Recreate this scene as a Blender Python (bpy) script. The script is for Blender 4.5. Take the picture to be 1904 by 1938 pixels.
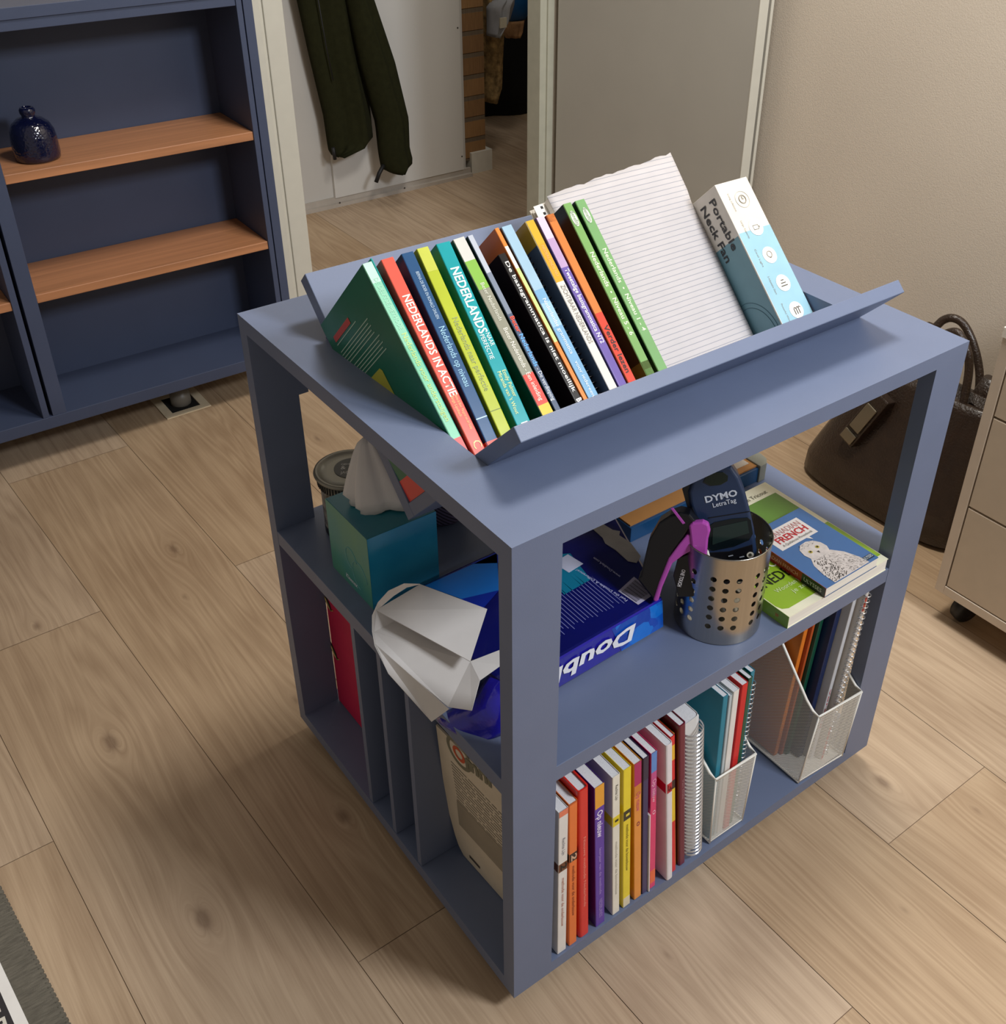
import bpy, bmesh, math, random
import numpy as np
from mathutils import Vector, Matrix
random.seed(7)
C = bpy.context.scene.collection
SC = bpy.context.scene
for o in list(bpy.data.objects): bpy.data.objects.remove(o)

# ------------------------------------------------------------------ camera
IW, IH = 1904, 1938
FP, CX, CY = 2050.443, 1039.977, 860.257
R = np.array([[0.7940545653, -0.6076617079, 0.0149865280],
              [-0.3233302046, -0.4431286986, -0.8361187328],
              [0.5147182978, 0.6590782998, -0.5483437505]])
CAM = np.array([-0.4462228908, -0.6240540546, 1.3239948652])
cd = bpy.data.cameras.new('camera'); cam = bpy.data.objects.new('camera', cd); C.objects.link(cam)
cd.sensor_fit = 'HORIZONTAL'; cd.sensor_width = 36.0; cd.lens = FP * 36.0 / IW
cd.shift_x = (IW / 2 - CX) / IW; cd.shift_y = (CY - IH / 2) / IW
cd.clip_start = 0.02; cd.clip_end = 50
M4 = Matrix([[R[0][i], -R[1][i], -R[2][i], CAM[i]] for i in range(3)] + [[0, 0, 0, 1]])
cam.matrix_world = M4
SC.camera = cam

# ------------------------------------------------------------------ light
SC.view_settings.view_transform = 'Standard'; SC.view_settings.look = 'None'
SC.view_settings.gamma = 1; SC.view_settings.use_curve_mapping = False
SC.view_settings.exposure = -0.13
w = bpy.data.worlds.new('room_air'); SC.world = w; w.use_nodes = True
w.node_tree.nodes['Background'].inputs[0].default_value = (1.0, 0.89, 0.78, 1)
w.node_tree.nodes['Background'].inputs[1].default_value = 0.27

def area(name, loc, target, size, power, col, sy=None):
    l = bpy.data.lights.new(name, 'AREA'); l.size = size; l.energy = power; l.color = col
    if sy: l.shape = 'RECTANGLE'; l.size_y = sy
    o = bpy.data.objects.new(name, l); C.objects.link(o); o.location = loc
    o.rotation_euler = (Vector(target) - Vector(loc)).to_track_quat('-Z', 'Y').to_euler()
    return o
area('ceiling_lamp', (0.85, 0.45, 2.45), (0.75, 0.4, 0), 0.45, 33, (1.0, 0.94, 0.86))
area('front_ceiling_lamp', (0.95, -1.45, 2.20), (0.5, 0.2, 0.3), 0.45, 50, (0.92, 0.95, 1.0))
area('hall_ceiling_lamp', (1.75, 2.15, 2.4), (1.3, 2.5, 0), 0.3, 5.5, (1.0, 0.95, 0.88))

# ------------------------------------------------------------------ helpers
ZF = -0.03                       # floor level; the cart's frame starts at z = 0
W, D, H, T, S, A = 0.6916, 0.5902, 0.72, 0.0215, 0.3894, 0.0588

def hit(u, v, n, o):
    """point of the photo's ray through (u, v) on the real plane with normal n through o"""
    n = np.array(n, float); d = R.T @ np.array([(u - CX) / FP, (v - CY) / FP, 1.0])
    return Vector(CAM + (n @ (np.array(o, float) - CAM)) / (n @ d) * d)
def lin(c):
    if isinstance(c, str): c = tuple(int(c[i:i + 2], 16) for i in (0, 2, 4))
    return tuple(((x / 255) / 12.92 if x / 255 <= .04045 else ((x / 255 + .055) / 1.055) ** 2.4) for x in c) + (1,)

MATS = {}
def mat(name, col, rough=.5, metal=0, var=.05, scale=30, bump=0, bscale=200, coat=0, spec=.5, trans=0, stretch=None):
    if name in MATS: return MATS[name]
    m = bpy.data.materials.new(name); m.use_nodes = True; nt = m.node_tree; N = nt.nodes; L = nt.links
    b = N['Principled BSDF']; b.inputs['Roughness'].default_value = rough; b.inputs['Metallic'].default_value = metal
    b.inputs['Coat Weight'].default_value = coat; b.inputs['Specular IOR Level'].default_value = spec
    b.inputs['Transmission Weight'].default_value = trans
    tc = N.new('ShaderNodeTexCoord'); no = N.new('ShaderNodeTexNoise'); no.inputs['Scale'].default_value = scale; no.inputs['Detail'].default_value = 4
    src = tc.outputs['Object']
    if stretch:
        mp = N.new('ShaderNodeMapping'); mp.inputs['Scale'].default_value = stretch; L.new(src, mp.inputs[0]); src = mp.outputs[0]
    L.new(src, no.inputs['Vector'])
    c = lin(col); r = N.new('ShaderNodeValToRGB')
    r.color_ramp.elements[0].position = .3; r.color_ramp.elements[1].position = .7
    r.color_ramp.elements[0].color = tuple(x * (1 - var) for x in c[:3]) + (1,)
    r.color_ramp.elements[1].color = tuple(min(1, x * (1 + var)) for x in c[:3]) + (1,)
    L.new(no.outputs['Fac'], r.inputs[0]); L.new(r.outputs[0], b.inputs['Base Color'])
    if bump:
        n2 = N.new('ShaderNodeTexNoise'); n2.inputs['Scale'].default_value = bscale; n2.inputs['Detail'].default_value = 3
        L.new(src, n2.inputs['Vector']); bp = N.new('ShaderNodeBump'); bp.inputs['Strength'].default_value = bump; bp.inputs['Distance'].default_value = .002
        L.new(n2.outputs['Fac'], bp.inputs['Height']); L.new(bp.outputs[0], b.inputs['Normal'])
    MATS[name] = m; return m
def cm(col, rough=.35, **k):      # printed glossy colour
    key = 'print_%s' % (col if isinstance(col, str) else '%02x%02x%02x' % tuple(col))
    return mat(key, col, rough, **k)

class MB:
    """collects faces; build() links them as one mesh object"""
    def __init__(s): s.v = []; s.f = []; s.m = []; s.mats = []; s.sm = []
    def slot(s, m):
        if m not in s.mats: s.mats.append(m)
        return s.mats.index(m)
    def add(s, vs, fs, m=None, smooth=False):
        b = len(s.v); s.v += [Vector(p) for p in vs]; k = s.slot(m) if m else 0
        for f in fs: s.f.append(tuple(b + i for i in f)); s.m.append(k); s.sm.append(smooth)
        return s
    def box(s, a, b, m=None):
        x0, y0, z0 = a; x1, y1, z1 = b
        return s.add([(x0, y0, z0), (x1, y0, z0), (x1, y1, z0), (x0, y1, z0), (x0, y0, z1), (x1, y0, z1), (x1, y1, z1), (x0, y1, z1)],
                     [(0, 3, 2, 1), (4, 5, 6, 7), (0, 1, 5, 4), (1, 2, 6, 5), (2, 3, 7, 6), (3, 0, 4, 7)], m)
    def fbox(s, fr, a, b, m=None):
        k = len(s.v); s.box(a, b, m)
        for i in range(k, len(s.v)): s.v[i] = fr.p(*s.v[i])
        return s
    def prism(s, pts, vec, m=None, smooth=False, center=False):
        n = len(pts); P = [Vector(p) for p in pts]; V = Vector(vec)
        vs = P + [p + V for p in P]
        s.add(vs, [tuple(range(n - 1, -1, -1)), tuple(range(n, 2 * n))], m)
        b = len(s.v) - 2 * n; k = s.slot(m) if m else 0
        for i in range(n):
            j = (i + 1) % n; s.f.append((b + i, b + j, b + n + j, b + n + i)); s.m.append(k); s.sm.append(smooth)
        return s
    def quad(s, a, b, c, d, m=None): return s.add([a, b, c, d], [(0, 1, 2, 3)], m)
    def loft(s, secs, m=None, cap=True, smooth=True, closed=True):
        n = len(secs[0]); vs = [p for q in secs for p in q]; fs = []
        for i in range(len(secs) - 1):
            for j in range(n if closed else n - 1):
                k = (j + 1) % n; fs.append((i * n + j, i * n + k, (i + 1) * n + k, (i + 1) * n + j))
        s.add(vs, fs, m, smooth)
        if cap:
            s.add(secs[0], [tuple(range(n - 1, -1, -1))], m); s.add(secs[-1], [tuple(range(n))], m)
        return s
    def lathe(s, prof, c, m=None, n=40, axis=(0, 0, 1), cap=True):
        ax = Vector(axis).normalized(); u = ax.orthogonal().normalized(); w_ = ax.cross(u); c = Vector(c)
        secs = [[c + ax * z + (u * math.cos(t) + w_ * math.sin(t)) * r for t in [2 * math.pi * i / n for i in range(n)]] for r, z in prof]
        return s.loft(secs, m, cap)
    def tube(s, path, r, m=None, n=8, closed=False):
        P = [Vector(p) for p in path]; secs = []; N_ = len(P); prev = None
        for i, p in enumerate(P):
            t = (P[(i + 1) % N_] - P[i - 1]) if closed else (P[min(i + 1, N_ - 1)] - P[max(i - 1, 0)])
            t.normalize(); u = (prev - t * prev.dot(t)) if prev else t.orthogonal()
            u.normalize(); prev = u; w_ = t.cross(u); rr = r[i] if isinstance(r, (list, tuple)) else r
            secs.append([p + (u * math.cos(a) + w_ * math.sin(a)) * rr for a in [2 * math.pi * k / n for k in range(n)]])
        if closed: secs.append(secs[0])
        return s.loft(secs, m, not closed)
    def build(s, name, m=None, parent=None, base=None, bevel=0):
        if m is not None and not s.mats: s.mats = [m]
        P = Vector((0, 0, 0)); q = parent
        while q is not None: P += q.location; q = q.parent
        loc = Vector((0, 0, 0))
        if parent is None:
            if base is None:
                xs = [p.x for p in s.v]; ys = [p.y for p in s.v]; zs = [p.z for p in s.v]
                base = ((min(xs) + max(xs)) / 2, (min(ys) + max(ys)) / 2, min(zs))
            loc = Vector(base); P = loc
        me = bpy.data.meshes.new(name)
        me.from_pydata([tuple(p - P) for p in s.v], [], s.f)
        for mm in s.mats: me.materials.append(mm)
        for i, p in enumerate(me.polygons): p.material_index = s.m[i]; p.use_smooth = s.sm[i]
        bm = bmesh.new(); bm.from_mesh(me); bmesh.ops.remove_doubles(bm, verts=bm.verts, dist=1e-6)
        bmesh.ops.recalc_face_normals(bm, faces=bm.faces); bm.to_mesh(me); bm.free(); me.update()
        o = bpy.data.objects.new(name, me); C.objects.link(o); o.location = loc
        if parent is not None: o.parent = parent
        if bevel:
            bv = o.modifiers.new('edge', 'BEVEL'); bv.width = bevel; bv.segments = 2; bv.limit_method = 'ANGLE'; bv.angle_limit = math.radians(40)
        return o

class Frame:
    def __init__(s, o, x, y, z): s.o = Vector(o); s.x = Vector(x).normalized(); s.y = Vector(y).normalized(); s.z = Vector(z).normalized()
    def p(s, a, b, c): return s.o + s.x * a + s.y * b + s.z * c

def thing(name, label, cat, loc, group=None):
    o = bpy.data.objects.new(name, None); C.objects.link(o); o.location = loc; o.empty_display_size = .05
    o['label'] = label; o['category'] = cat
    if group: o['group'] = group
    return o
def tag(o, label, cat, group=None):
    o['label'] = label; o['category'] = cat
    if group: o['group'] = group
    return o
def struct(o): o['kind'] = 'structure'; return o

_font_cache = {}
def lettering(name, s, p0, xd, yd, height, m, parent, width=None, align='LEFT', bold=0, lift=.00025, depth=.0001, shear=0):
    """flat letters: baseline start p0, reading along xd, tops towards yd"""
    xd = Vector(xd).normalized(); yd = Vector(yd).normalized(); n = xd.cross(yd).normalized()
    c = bpy.data.curves.new('t', 'FONT'); c.body = s; c.size = 1; c.offset = bold; c.resolution_u = 2; c.shear = shear; c.extrude = .0
    t = bpy.data.objects.new('t', c); C.objects.link(t)
    dg = bpy.context.evaluated_depsgraph_get(); me = bpy.data.meshes.new_from_object(t.evaluated_get(dg))
    bpy.data.objects.remove(t); bpy.data.curves.remove(c)
    xs = [v.co.x for v in me.vertices]; ys = [v.co.y for v in me.vertices]
    if not xs: return None
    x0, x1, y0, y1 = min(xs), max(xs), min(0, min(ys)), max(ys)
    sy = height / max(.7, 1e-6) ; sx = (width / (x1 - x0)) if width else sy
    if align == 'CENTER': off = -(x0 + x1) / 2
    else: off = -x0
    P = Vector((0, 0, 0)); q = parent
    while q is not None: P += q.location; q = q.parent
    p0 = Vector(p0)
    for v in me.vertices:
        v.co = p0 + xd * (v.co.x + off) * sx + yd * v.co.y * sy + n * lift - P
    me.materials.clear(); me.materials.append(m)
    o = bpy.data.objects.new(name, me); C.objects.link(o); o.parent = parent
    return o

# ------------------------------------------------------------------ materials
PAINT = mat('blue_grey_paint', (103, 115, 142), .42, var=.025, scale=18, bump=.06, bscale=900)
CABP = mat('cabinet_blue_paint', (62, 72, 97), .5, var=.03, scale=14, bump=.06, bscale=700)
WHITE = mat('white_print', 'f2efe8', .4)
PAPER = mat('paper', 'e9e4da', .75, var=.03)
BLACK = mat('black_print', '0b0b0e', .4)
CREAM = mat('cream_door_paint', 'c8c6ba', .4, var=.02)
DOORM = mat('shaded_door_paint', 'b0ada4', .5, var=.03, scale=5)  # leaf darker than its cream edge: shade of the averted face, in the colour
WALLM = mat('beige_wall_paint', 'd3c8b8', .9, var=.04, scale=3, bump=.25, bscale=350)
HALLW = mat('pale_grey_wall_paint', 'c6c4bf', .7, var=.03, scale=4)
BRICK_C = None

def wood_floor():
    m = bpy.data.materials.new('oak_plank_floor'); m.use_nodes = True; nt = m.node_tree; N = nt.nodes; L = nt.links
    b = N['Principled BSDF']; b.inputs['Roughness'].default_value = .48; b.inputs['Specular IOR Level'].default_value = .35
    geo = N.new('ShaderNodeNewGeometry'); sep = N.new('ShaderNodeSeparateXYZ'); L.new(geo.outputs['Position'], sep.inputs[0])
    at = N.new('ShaderNodeAttribute'); at.attribute_name = 'plank'; at.attribute_type = 'GEOMETRY'
    def M(op, a, b_=None, c=None):
        n = N.new('ShaderNodeMath'); n.operation = op
        for i, x in enumerate((a, b_, c)):
            if x is None: continue
            if isinstance(x, (int, float)): n.inputs[i].default_value = x
            else: L.new(x, n.inputs[i])
        return n.outputs[0]
    X, Y = sep.outputs[0], sep.outputs[1]
    knots = [(-.259, .749, 1.), (-.265, .361, 1.), (.010, 1.172, .8), (-.028, 1.02, .4), (-.273, 1.101, .6), (.02, .656, .45), (-.029, .398, .7),
             (.431, 1.374, .6), (.6775, -.0487, .8), (-.345, 1.17, .5), (.21, -.06, .35), (.52, -.21, .3), (1.3, 2.2, .6), (.75, -.17, .4)]
    sx = X; dark = None
    for kx, ky, s in knots:
        dx = M('SUBTRACT', X, kx); dy = M('MULTIPLY', M('SUBTRACT', Y, ky), .42)
        d = M('SQRT', M('ADD', M('MULTIPLY', dx, dx), M('MULTIPLY', dy, dy)))
        e = M('POWER', 2.718, M('MULTIPLY', M('DIVIDE', d, .04 * s + .01), -1))
        push = M('MULTIPLY', M('DIVIDE', dx, M('ADD', d, .006)), M('MULTIPLY', e, -.045 * s))
        sx = M('ADD', sx, push)
        k = M('MULTIPLY', M('POWER', 2.718, M('MULTIPLY', M('MULTIPLY', M('DIVIDE', d, .007 * s + .001), M('DIVIDE', d, .007 * s + .001)), -1)), .85 * s)
        dark = k if dark is None else M('MAXIMUM', dark, k)
    off = M('MULTIPLY', at.outputs['Fac'], 37.0)
    cmb = N.new('ShaderNodeCombineXYZ'); L.new(M('ADD', M('MULTIPLY', sx, 9.0), off), cmb.inputs[0]); L.new(M('ADD', M('MULTIPLY', Y, .55), off), cmb.inputs[1]); L.new(off, cmb.inputs[2])
    n1 = N.new('ShaderNodeTexNoise'); n1.inputs['Scale'].default_value = 1.0; n1.inputs['Detail'].default_value = 3; n1.inputs['Distortion'].default_value = .6; L.new(cmb.outputs[0], n1.inputs['Vector'])
    rings = M('FRACT', M('MULTIPLY', n1.outputs['Fac'], 15.0)); rings = M('ABSOLUTE', M('SUBTRACT', rings, .5))
    c2 = N.new('ShaderNodeCombineXYZ'); L.new(M('ADD', M('MULTIPLY', sx, 300.0), off), c2.inputs[0]); L.new(M('MULTIPLY', Y, 7.0), c2.inputs[1])
    n2 = N.new('ShaderNodeTexNoise'); n2.inputs['Scale'].default_value = 1.0; n2.inputs['Detail'].default_value = 5; n2.inputs['Roughness'].default_value = .65; L.new(c2.outputs[0], n2.inputs['Vector'])
    n3 = N.new('ShaderNodeTexNoise'); n3.inputs['Scale'].default_value = 5; n3.inputs['Detail'].default_value = 2; L.new(geo.outputs['Position'], n3.inputs['Vector'])
    fac = M('ADD', M('ADD', M('MULTIPLY', rings, .34), M('MULTIPLY', n2.outputs['Fac'], .42)), M('MULTIPLY', n3.outputs['Fac'], .40))
    r = N.new('ShaderNodeValToRGB'); r.color_ramp.elements[0].position = .30; r.color_ramp.elements[1].position = .68
    r.color_ramp.elements[0].color = lin((160, 134, 106)); r.color_ramp.elements[1].color = lin((194, 169, 139)); L.new(fac, r.inputs[0])
    hs = N.new('ShaderNodeHueSaturation'); L.new(r.outputs[0], hs.inputs['Color']); L.new(M('ADD', M('MULTIPLY', at.outputs['Fac'], .14), .93), hs.inputs['Value']); L.new(M('ADD', M('MULTIPLY', at.outputs['Fac'], -.2), 1.05), hs.inputs['Saturation'])
    mx = N.new('ShaderNodeMix'); mx.data_type = 'RGBA'; L.new(M('MINIMUM', dark, .55), mx.inputs[0]); L.new(hs.outputs[0], mx.inputs[6]); mx.inputs[7].default_value = lin((96, 72, 56))
    L.new(mx.outputs[2], b.inputs['Base Color'])
    bp = N.new('ShaderNodeBump'); bp.inputs['Strength'].default_value = .12; bp.inputs['Distance'].default_value = .001; L.new(n2.outputs['Fac'], bp.inputs['Height']); L.new(bp.outputs[0], b.inputs['Normal'])
    return m
SEAM = mat('floor_seam', '8a7058', .8)
def build_floor():
    fm = wood_floor(); mb = MB(); vals = []
    seams = [(-1.60, -.03), (-1.36, -.03), (-1.12, -.03), (-.875, -.03), (-.63, -.03), (-.375, -.028), (-.1225, -.045), (.1145, -.03), (.3475, -.012), (.591, 0), (.838, .02), (1.09, .0), (1.335, 0), (1.58, 0), (1.83, 0), (2.08, 0), (2.33, 0), (2.58, 0), (2.9, 0)]
    joints = {0: (.2, 1.5), 1: (-.3, .9), 2: (.5, 1.8), 3: (0, 1.2), 4: (.612, 1.9), 5: (-.75, 1.074), 6: (.178, 1.6), 7: (-.257, 1.05), 8: (-.9, .55, 1.85), 9: (-.1275, 1.22), 10: (-.6, .8), 11: (.3, 1.6), 12: (.0, 1.3)}
    g = .0005
    for i in range(len(seams) - 1):
        (xa, ka), (xb, kb) = seams[i], seams[i + 1]
        ys = [-1.2] + [j for j in joints.get(i, (.4 + .1 * (i % 5), 1.7))] + [4.4]
        for a, b_ in zip(ys[:-1], ys[1:]):
            X = lambda x, k, y: x + k * (y - .1)
            mb.quad((X(xa, ka, a) + g, a + g, ZF), (X(xb, kb, a) - g, a + g, ZF), (X(xb, kb, b_) - g, b_ - g, ZF), (X(xa, ka, b_) + g, b_ - g, ZF), fm); vals.append(random.random())
    mb.quad((-1.6, -1.2, ZF - .0012), (2.9, -1.2, ZF - .0012), (2.9, 4.4, ZF - .0012), (-1.6, 4.4, ZF - .0012), SEAM); vals.append(0)
    o = mb.build('floor', base=(0, 0, ZF)); struct(o)
    at = o.data.attributes.new('plank', 'FLOAT', 'FACE')
    for i, v in enumerate(vals[:len(at.data)]): at.data[i].value = v
build_floor()

# ------------------------------------------------------------------ room
WY, WX = 1.82, 1.56
HT = 2.5
struct(MB().box((-1.6, WY, ZF), (.60, WY + .12, HT)).box((.60, WY, 2.12), (1.445, WY + .12, HT)).box((1.445, WY, ZF), (WX + .1, WY + .05, HT)).build('wall_back', WALLM))
struct(MB().box((WX, -1.2, ZF), (WX + .1, WY, HT)).build('wall_right', WALLM))
# left architrave (bead + flat) and jamb
tl = MB().box((.575, WY - .026, ZF), (.603, WY, 2.12)).box((.603, WY - .018, ZF), (.612, WY, 2.12)).box((.612, WY - .022, ZF), (.660, WY, 2.12)).box((.642, WY, ZF), (.66, WY + .12, 2.12))
struct(tl.build('trim_1', CREAM, bevel=.002))
tr = MB().box((1.402, WY - .004, ZF), (1.424, WY + .054, 2.12)).box((1.424, WY - .010, ZF), (1.445, WY + .054, 2.12))
struct(tr.build('trim_2', mat('grey_green_frame', 'b4b4a4', .5), bevel=.001))
# open door leaf swung back along the right wall
dl = MB()
for z0, z1 in ((ZF + .008, 2.06),):
    dl.prism([(1.463, 1.10, z0), (1.492, 1.10, z0), (1.492, 1.112, z0), (1.500, 1.112, z0), (1.500, 1.10, z0), (1.508, 1.10, z0), (1.487, 1.79, z0), (1.442, 1.79, z0)], (0, 0, z1 - z0))
door = dl.build('door_1', DOORM); struct(door)
MB().prism([(1.4625, 1.0985, ZF + .008), (1.491, 1.0985, ZF + .008), (1.491, 1.1005, ZF + .008), (1.4625, 1.1005, ZF + .008)], (0, 0, 2.08)).box((1.4995, 1.0985, ZF + .008), (1.508, 1.1005, 2.058)).build('door_edge', CREAM, door)

# hall
struct(MB().box((.5, 2.70, ZF), (1.173, 2.80, HT)).box((1.173, 2.70, ZF), (1.73, 2.80, HT)).build('wall_hall', HALLW))
hp = MB().box((1.181, 2.686, ZF + .030), (1.712, 2.6995, 2.1)).build('hatch_panel', mat('white_hatch_paint', 'd2d1cd', .5, var=.02, scale=3))
tag(hp, 'white flush hatch panel in the hall wall behind the hanging jacket', 'panel')
struct(MB().box((.66, 2.676, ZF), (1.745, 2.70, ZF + .012)).box((.66, 2.690, ZF + .012), (1.745, 2.70, ZF + .030)).build('baseboard_hall', mat('plinth_paint', 'b5ada3', .6)))
for x, z in ((1.705, .05), (1.703, .50), (1.45, ZF + .015), (1.19, ZF + .015)):
    MB().lathe([(.003, 0), (.003, .001)], (x, 2.6862 if z > 0 else 2.676, z), m=mat('dark_screw', '3a3632', .5), n=10, axis=(0, -1, 0)).build('screw', parent=hp)
def brick_mat():
    m = bpy.data.materials.new('yellow_brick'); m.use_nodes = True; N = m.node_tree.nodes; L = m.node_tree.links; b = N['Principled BSDF']; b.inputs['Roughness'].default_value = .9
    tc = N.new('ShaderNodeTexCoord'); sp = N.new('ShaderNodeSeparateXYZ'); cb = N.new('ShaderNodeCombineXYZ'); L.new(tc.outputs['Object'], sp.inputs[0])
    ad = N.new('ShaderNodeMath'); ad.operation = 'ADD'; L.new(sp.outputs[0], ad.inputs[0]); L.new(sp.outputs[1], ad.inputs[1])
    L.new(ad.outputs[0], cb.inputs[0]); L.new(sp.outputs[2], cb.inputs[1])
    br = N.new('ShaderNodeTexBrick'); br.inputs['Scale'].default_value = 1; br.inputs['Brick Width'].default_value = 1.3; br.inputs['Row Height'].default_value = .075; br.inputs['Mortar Size'].default_value = .009
    br.inputs['Color1'].default_value = lin('b48a5a'); br.inputs['Color2'].default_value = lin('9a744c'); br.inputs['Mortar'].default_value = lin('80705c'); br.inputs['Mortar Smooth'].default_value = .3
    no = N.new('ShaderNodeTexNoise'); no.inputs['Scale'].default_value = 40; mx = N.new('ShaderNodeMix'); mx.data_type = 'RGBA'; mx.blend_type = 'MULTIPLY'; mx.inputs[0].default_value = .6
    L.new(cb.outputs[0], br.inputs['Vector']); L.new(br.outputs[0], mx.inputs[6]); L.new(no.outputs['Fac'], mx.inputs[7]); L.new(mx.outputs[2], b.inputs['Base Color'])
    bp = N.new('ShaderNodeBump'); bp.inputs['Distance'].default_value = .006; L.new(br.outputs['Fac'], bp.inputs['Height']); bp.invert = True; L.new(bp.outputs[0], b.inputs['Normal']); return m
struct(MB().box((1.735, 2.712, ZF + .05), (1.828, 3.0, HT)).build('wall_brick_pier', brick_mat()))
struct(MB().box((1.757, 2.70, ZF), (1.850, 3.0, ZF + .078)).build('baseboard_pier', mat('white_block_paint', 'd8d6cc', .5)))
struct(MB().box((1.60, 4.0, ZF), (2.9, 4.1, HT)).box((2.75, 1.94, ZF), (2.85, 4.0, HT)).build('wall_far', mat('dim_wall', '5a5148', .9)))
struct(MB().box((1.66, 1.94, ZF), (2.75, 1.96, HT)).build('wall_hall_near', HALLW))

# ------------------------------------------------------------------ draped cloth
def drape(mb, rows, y0, bulge, folds, m, nseg=18, seed=0):
    """rows: (z, xl, xr); closed cloth body bulging towards -y from plane y0"""
    rnd = random.Random(seed); ph = [rnd.uniform(0, 6.28) for _ in range(4)]
    secs = []
    for z, xl, xr in rows:
        front = []; back = []
        for i in range(nseg + 1):
            t = i / nseg; x = xl + (xr - xl) * t
            f = sum(math.sin(t * k * 6.28 + ph[q] + z * (3 + q)) / (q + 1) for q, k in enumerate((1.3, 2.3, 3.7, 5.1)))
            e = math.sqrt(max(0, 1 - (2 * t - 1) ** 2))
            front.append(Vector((x, y0 - (bulge + folds * f) * e, z))); back.append(Vector((x, y0 + .012 * e, z)))
        secs.append(front + back[1:-1][::-1])
    mb.loft(secs, m)
    return mb
def interp(keys, n):
    out = []; zs = [k[0] for k in keys]
    for i in range(n + 1):
        z = zs[0] + (zs[-1] - zs[0]) * i / n
        for a, b in zip(keys[:-1], keys[1:]):
            if (a[0] - z) * (b[0] - z) <= 1e-9:
                t = (z - a[0]) / (b[0] - a[0]) if b[0] != a[0] else 0
                out.append((z, a[1] + (b[1] - a[1]) * t, a[2] + (b[2] - a[2]) * t)); break
    return out
FLEECE = mat('olive_fleece', '262716', .95, var=.12, scale=60, bump=.4, bscale=400, spec=.1)
jk = thing('jacket', 'dark olive green fleece jacket hanging on the hall wall', 'jacket', (1.25, 2.62, .1))
drape(MB(), interp([(.168, 1.158, 1.185), (.172, 1.152, 1.235), (.184, 1.149, 1.290), (.200, 1.147, 1.319), (.30, 1.142, 1.316), (.50, 1.112, 1.30), (.75, 1.08, 1.30), (1.3, 1.0, 1.3)], 60), 2.64, .045, .010, FLEECE, seed=3).build('body', parent=jk)
drape(MB(), interp([(.083, 1.350, 1.400), (.088, 1.332, 1.422), (.100, 1.320, 1.436), (.115, 1.317, 1.441), (.16, 1.312, 1.430), (.26, 1.308, 1.432), (.45, 1.262, 1.392), (.70, 1.222, 1.312), (1.3, 1.20, 1.28)], 60), 2.60, .050, .006, FLEECE, seed=5).build('sleeve', parent=jk)
MB().tube([(1.322, 2.585, .118), (1.30, 2.58, .095), (1.285, 2.58, .066)], .007, mat('black_tape', '101012', .6), n=6).build('cuff_strap', parent=jk)
MB().tube([(1.147, 2.60, .205), (1.150, 2.60, .165)], .006, mat('black_tape', '101012', .6), n=6).build('zip_pull', parent=jk)
MB().tube([(1.135, 2.592, .72), (1.152, 2.590, .52), (1.165, 2.590, .42)], .0022, mat('black_tape', '101012', .6), n=5).build('pocket_zip', parent=jk)
PLAID = mat('patterned_brown_cloth', 'a58a5c', .9, var=.6, scale=45, bump=.5, bscale=60)
cl = drape(MB(), interp([(.17, 1.93, 1.99), (.22, 1.925, 2.02), (.33, 1.93, 2.03), (.42, 1.93, 2.045), (.60, 1.92, 2.03)], 18), 2.90, .06, .025, PLAID, seed=9).build('hanging_clothes')
tag(cl, 'crumpled brown patterned garment hanging beside the brick pier', 'clothes')
gw = drape(MB(), interp([(.42, 1.93, 1.96), (.47, 1.93, 2.03), (.52, 1.93, 2.05), (.545, 1.96, 2.05)], 10), 2.84, .05, .012, mat('pale_grey_cloth', 'a9abb0', .9, var=.1), seed=11).build('garment')
tag(gw, 'pale grey garment with a white tag lying over the brown clothes', 'clothes')
MB().box((1.945, 2.775, .455), (1.975, 2.780, .49)).build('care_tag', mat('tag_card', 'd9d3bd', .8), gw)
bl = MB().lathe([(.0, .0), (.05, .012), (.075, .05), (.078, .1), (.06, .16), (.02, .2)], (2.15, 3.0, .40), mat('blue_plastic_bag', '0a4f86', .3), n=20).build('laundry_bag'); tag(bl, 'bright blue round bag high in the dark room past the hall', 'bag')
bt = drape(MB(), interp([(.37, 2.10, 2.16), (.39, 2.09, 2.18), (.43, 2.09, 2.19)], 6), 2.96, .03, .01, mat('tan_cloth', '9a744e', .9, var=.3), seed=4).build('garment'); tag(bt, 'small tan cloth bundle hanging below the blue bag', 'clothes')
bk = drape(MB(), interp([(ZF + .002, 1.84, 2.78), (.2, 1.83, 2.75), (.6, 1.83, 2.75), (1.2, 1.83, 2.75)], 14), 3.45, .22, .03, mat('room_darkness_black', '08080a', .95), seed=8).build('darkness_sheet'); tag(bk, 'large black cloth sheet standing in for the darkness past the hall', 'cloth')  # added black sheet, paints the unlit depth of the far room

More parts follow.
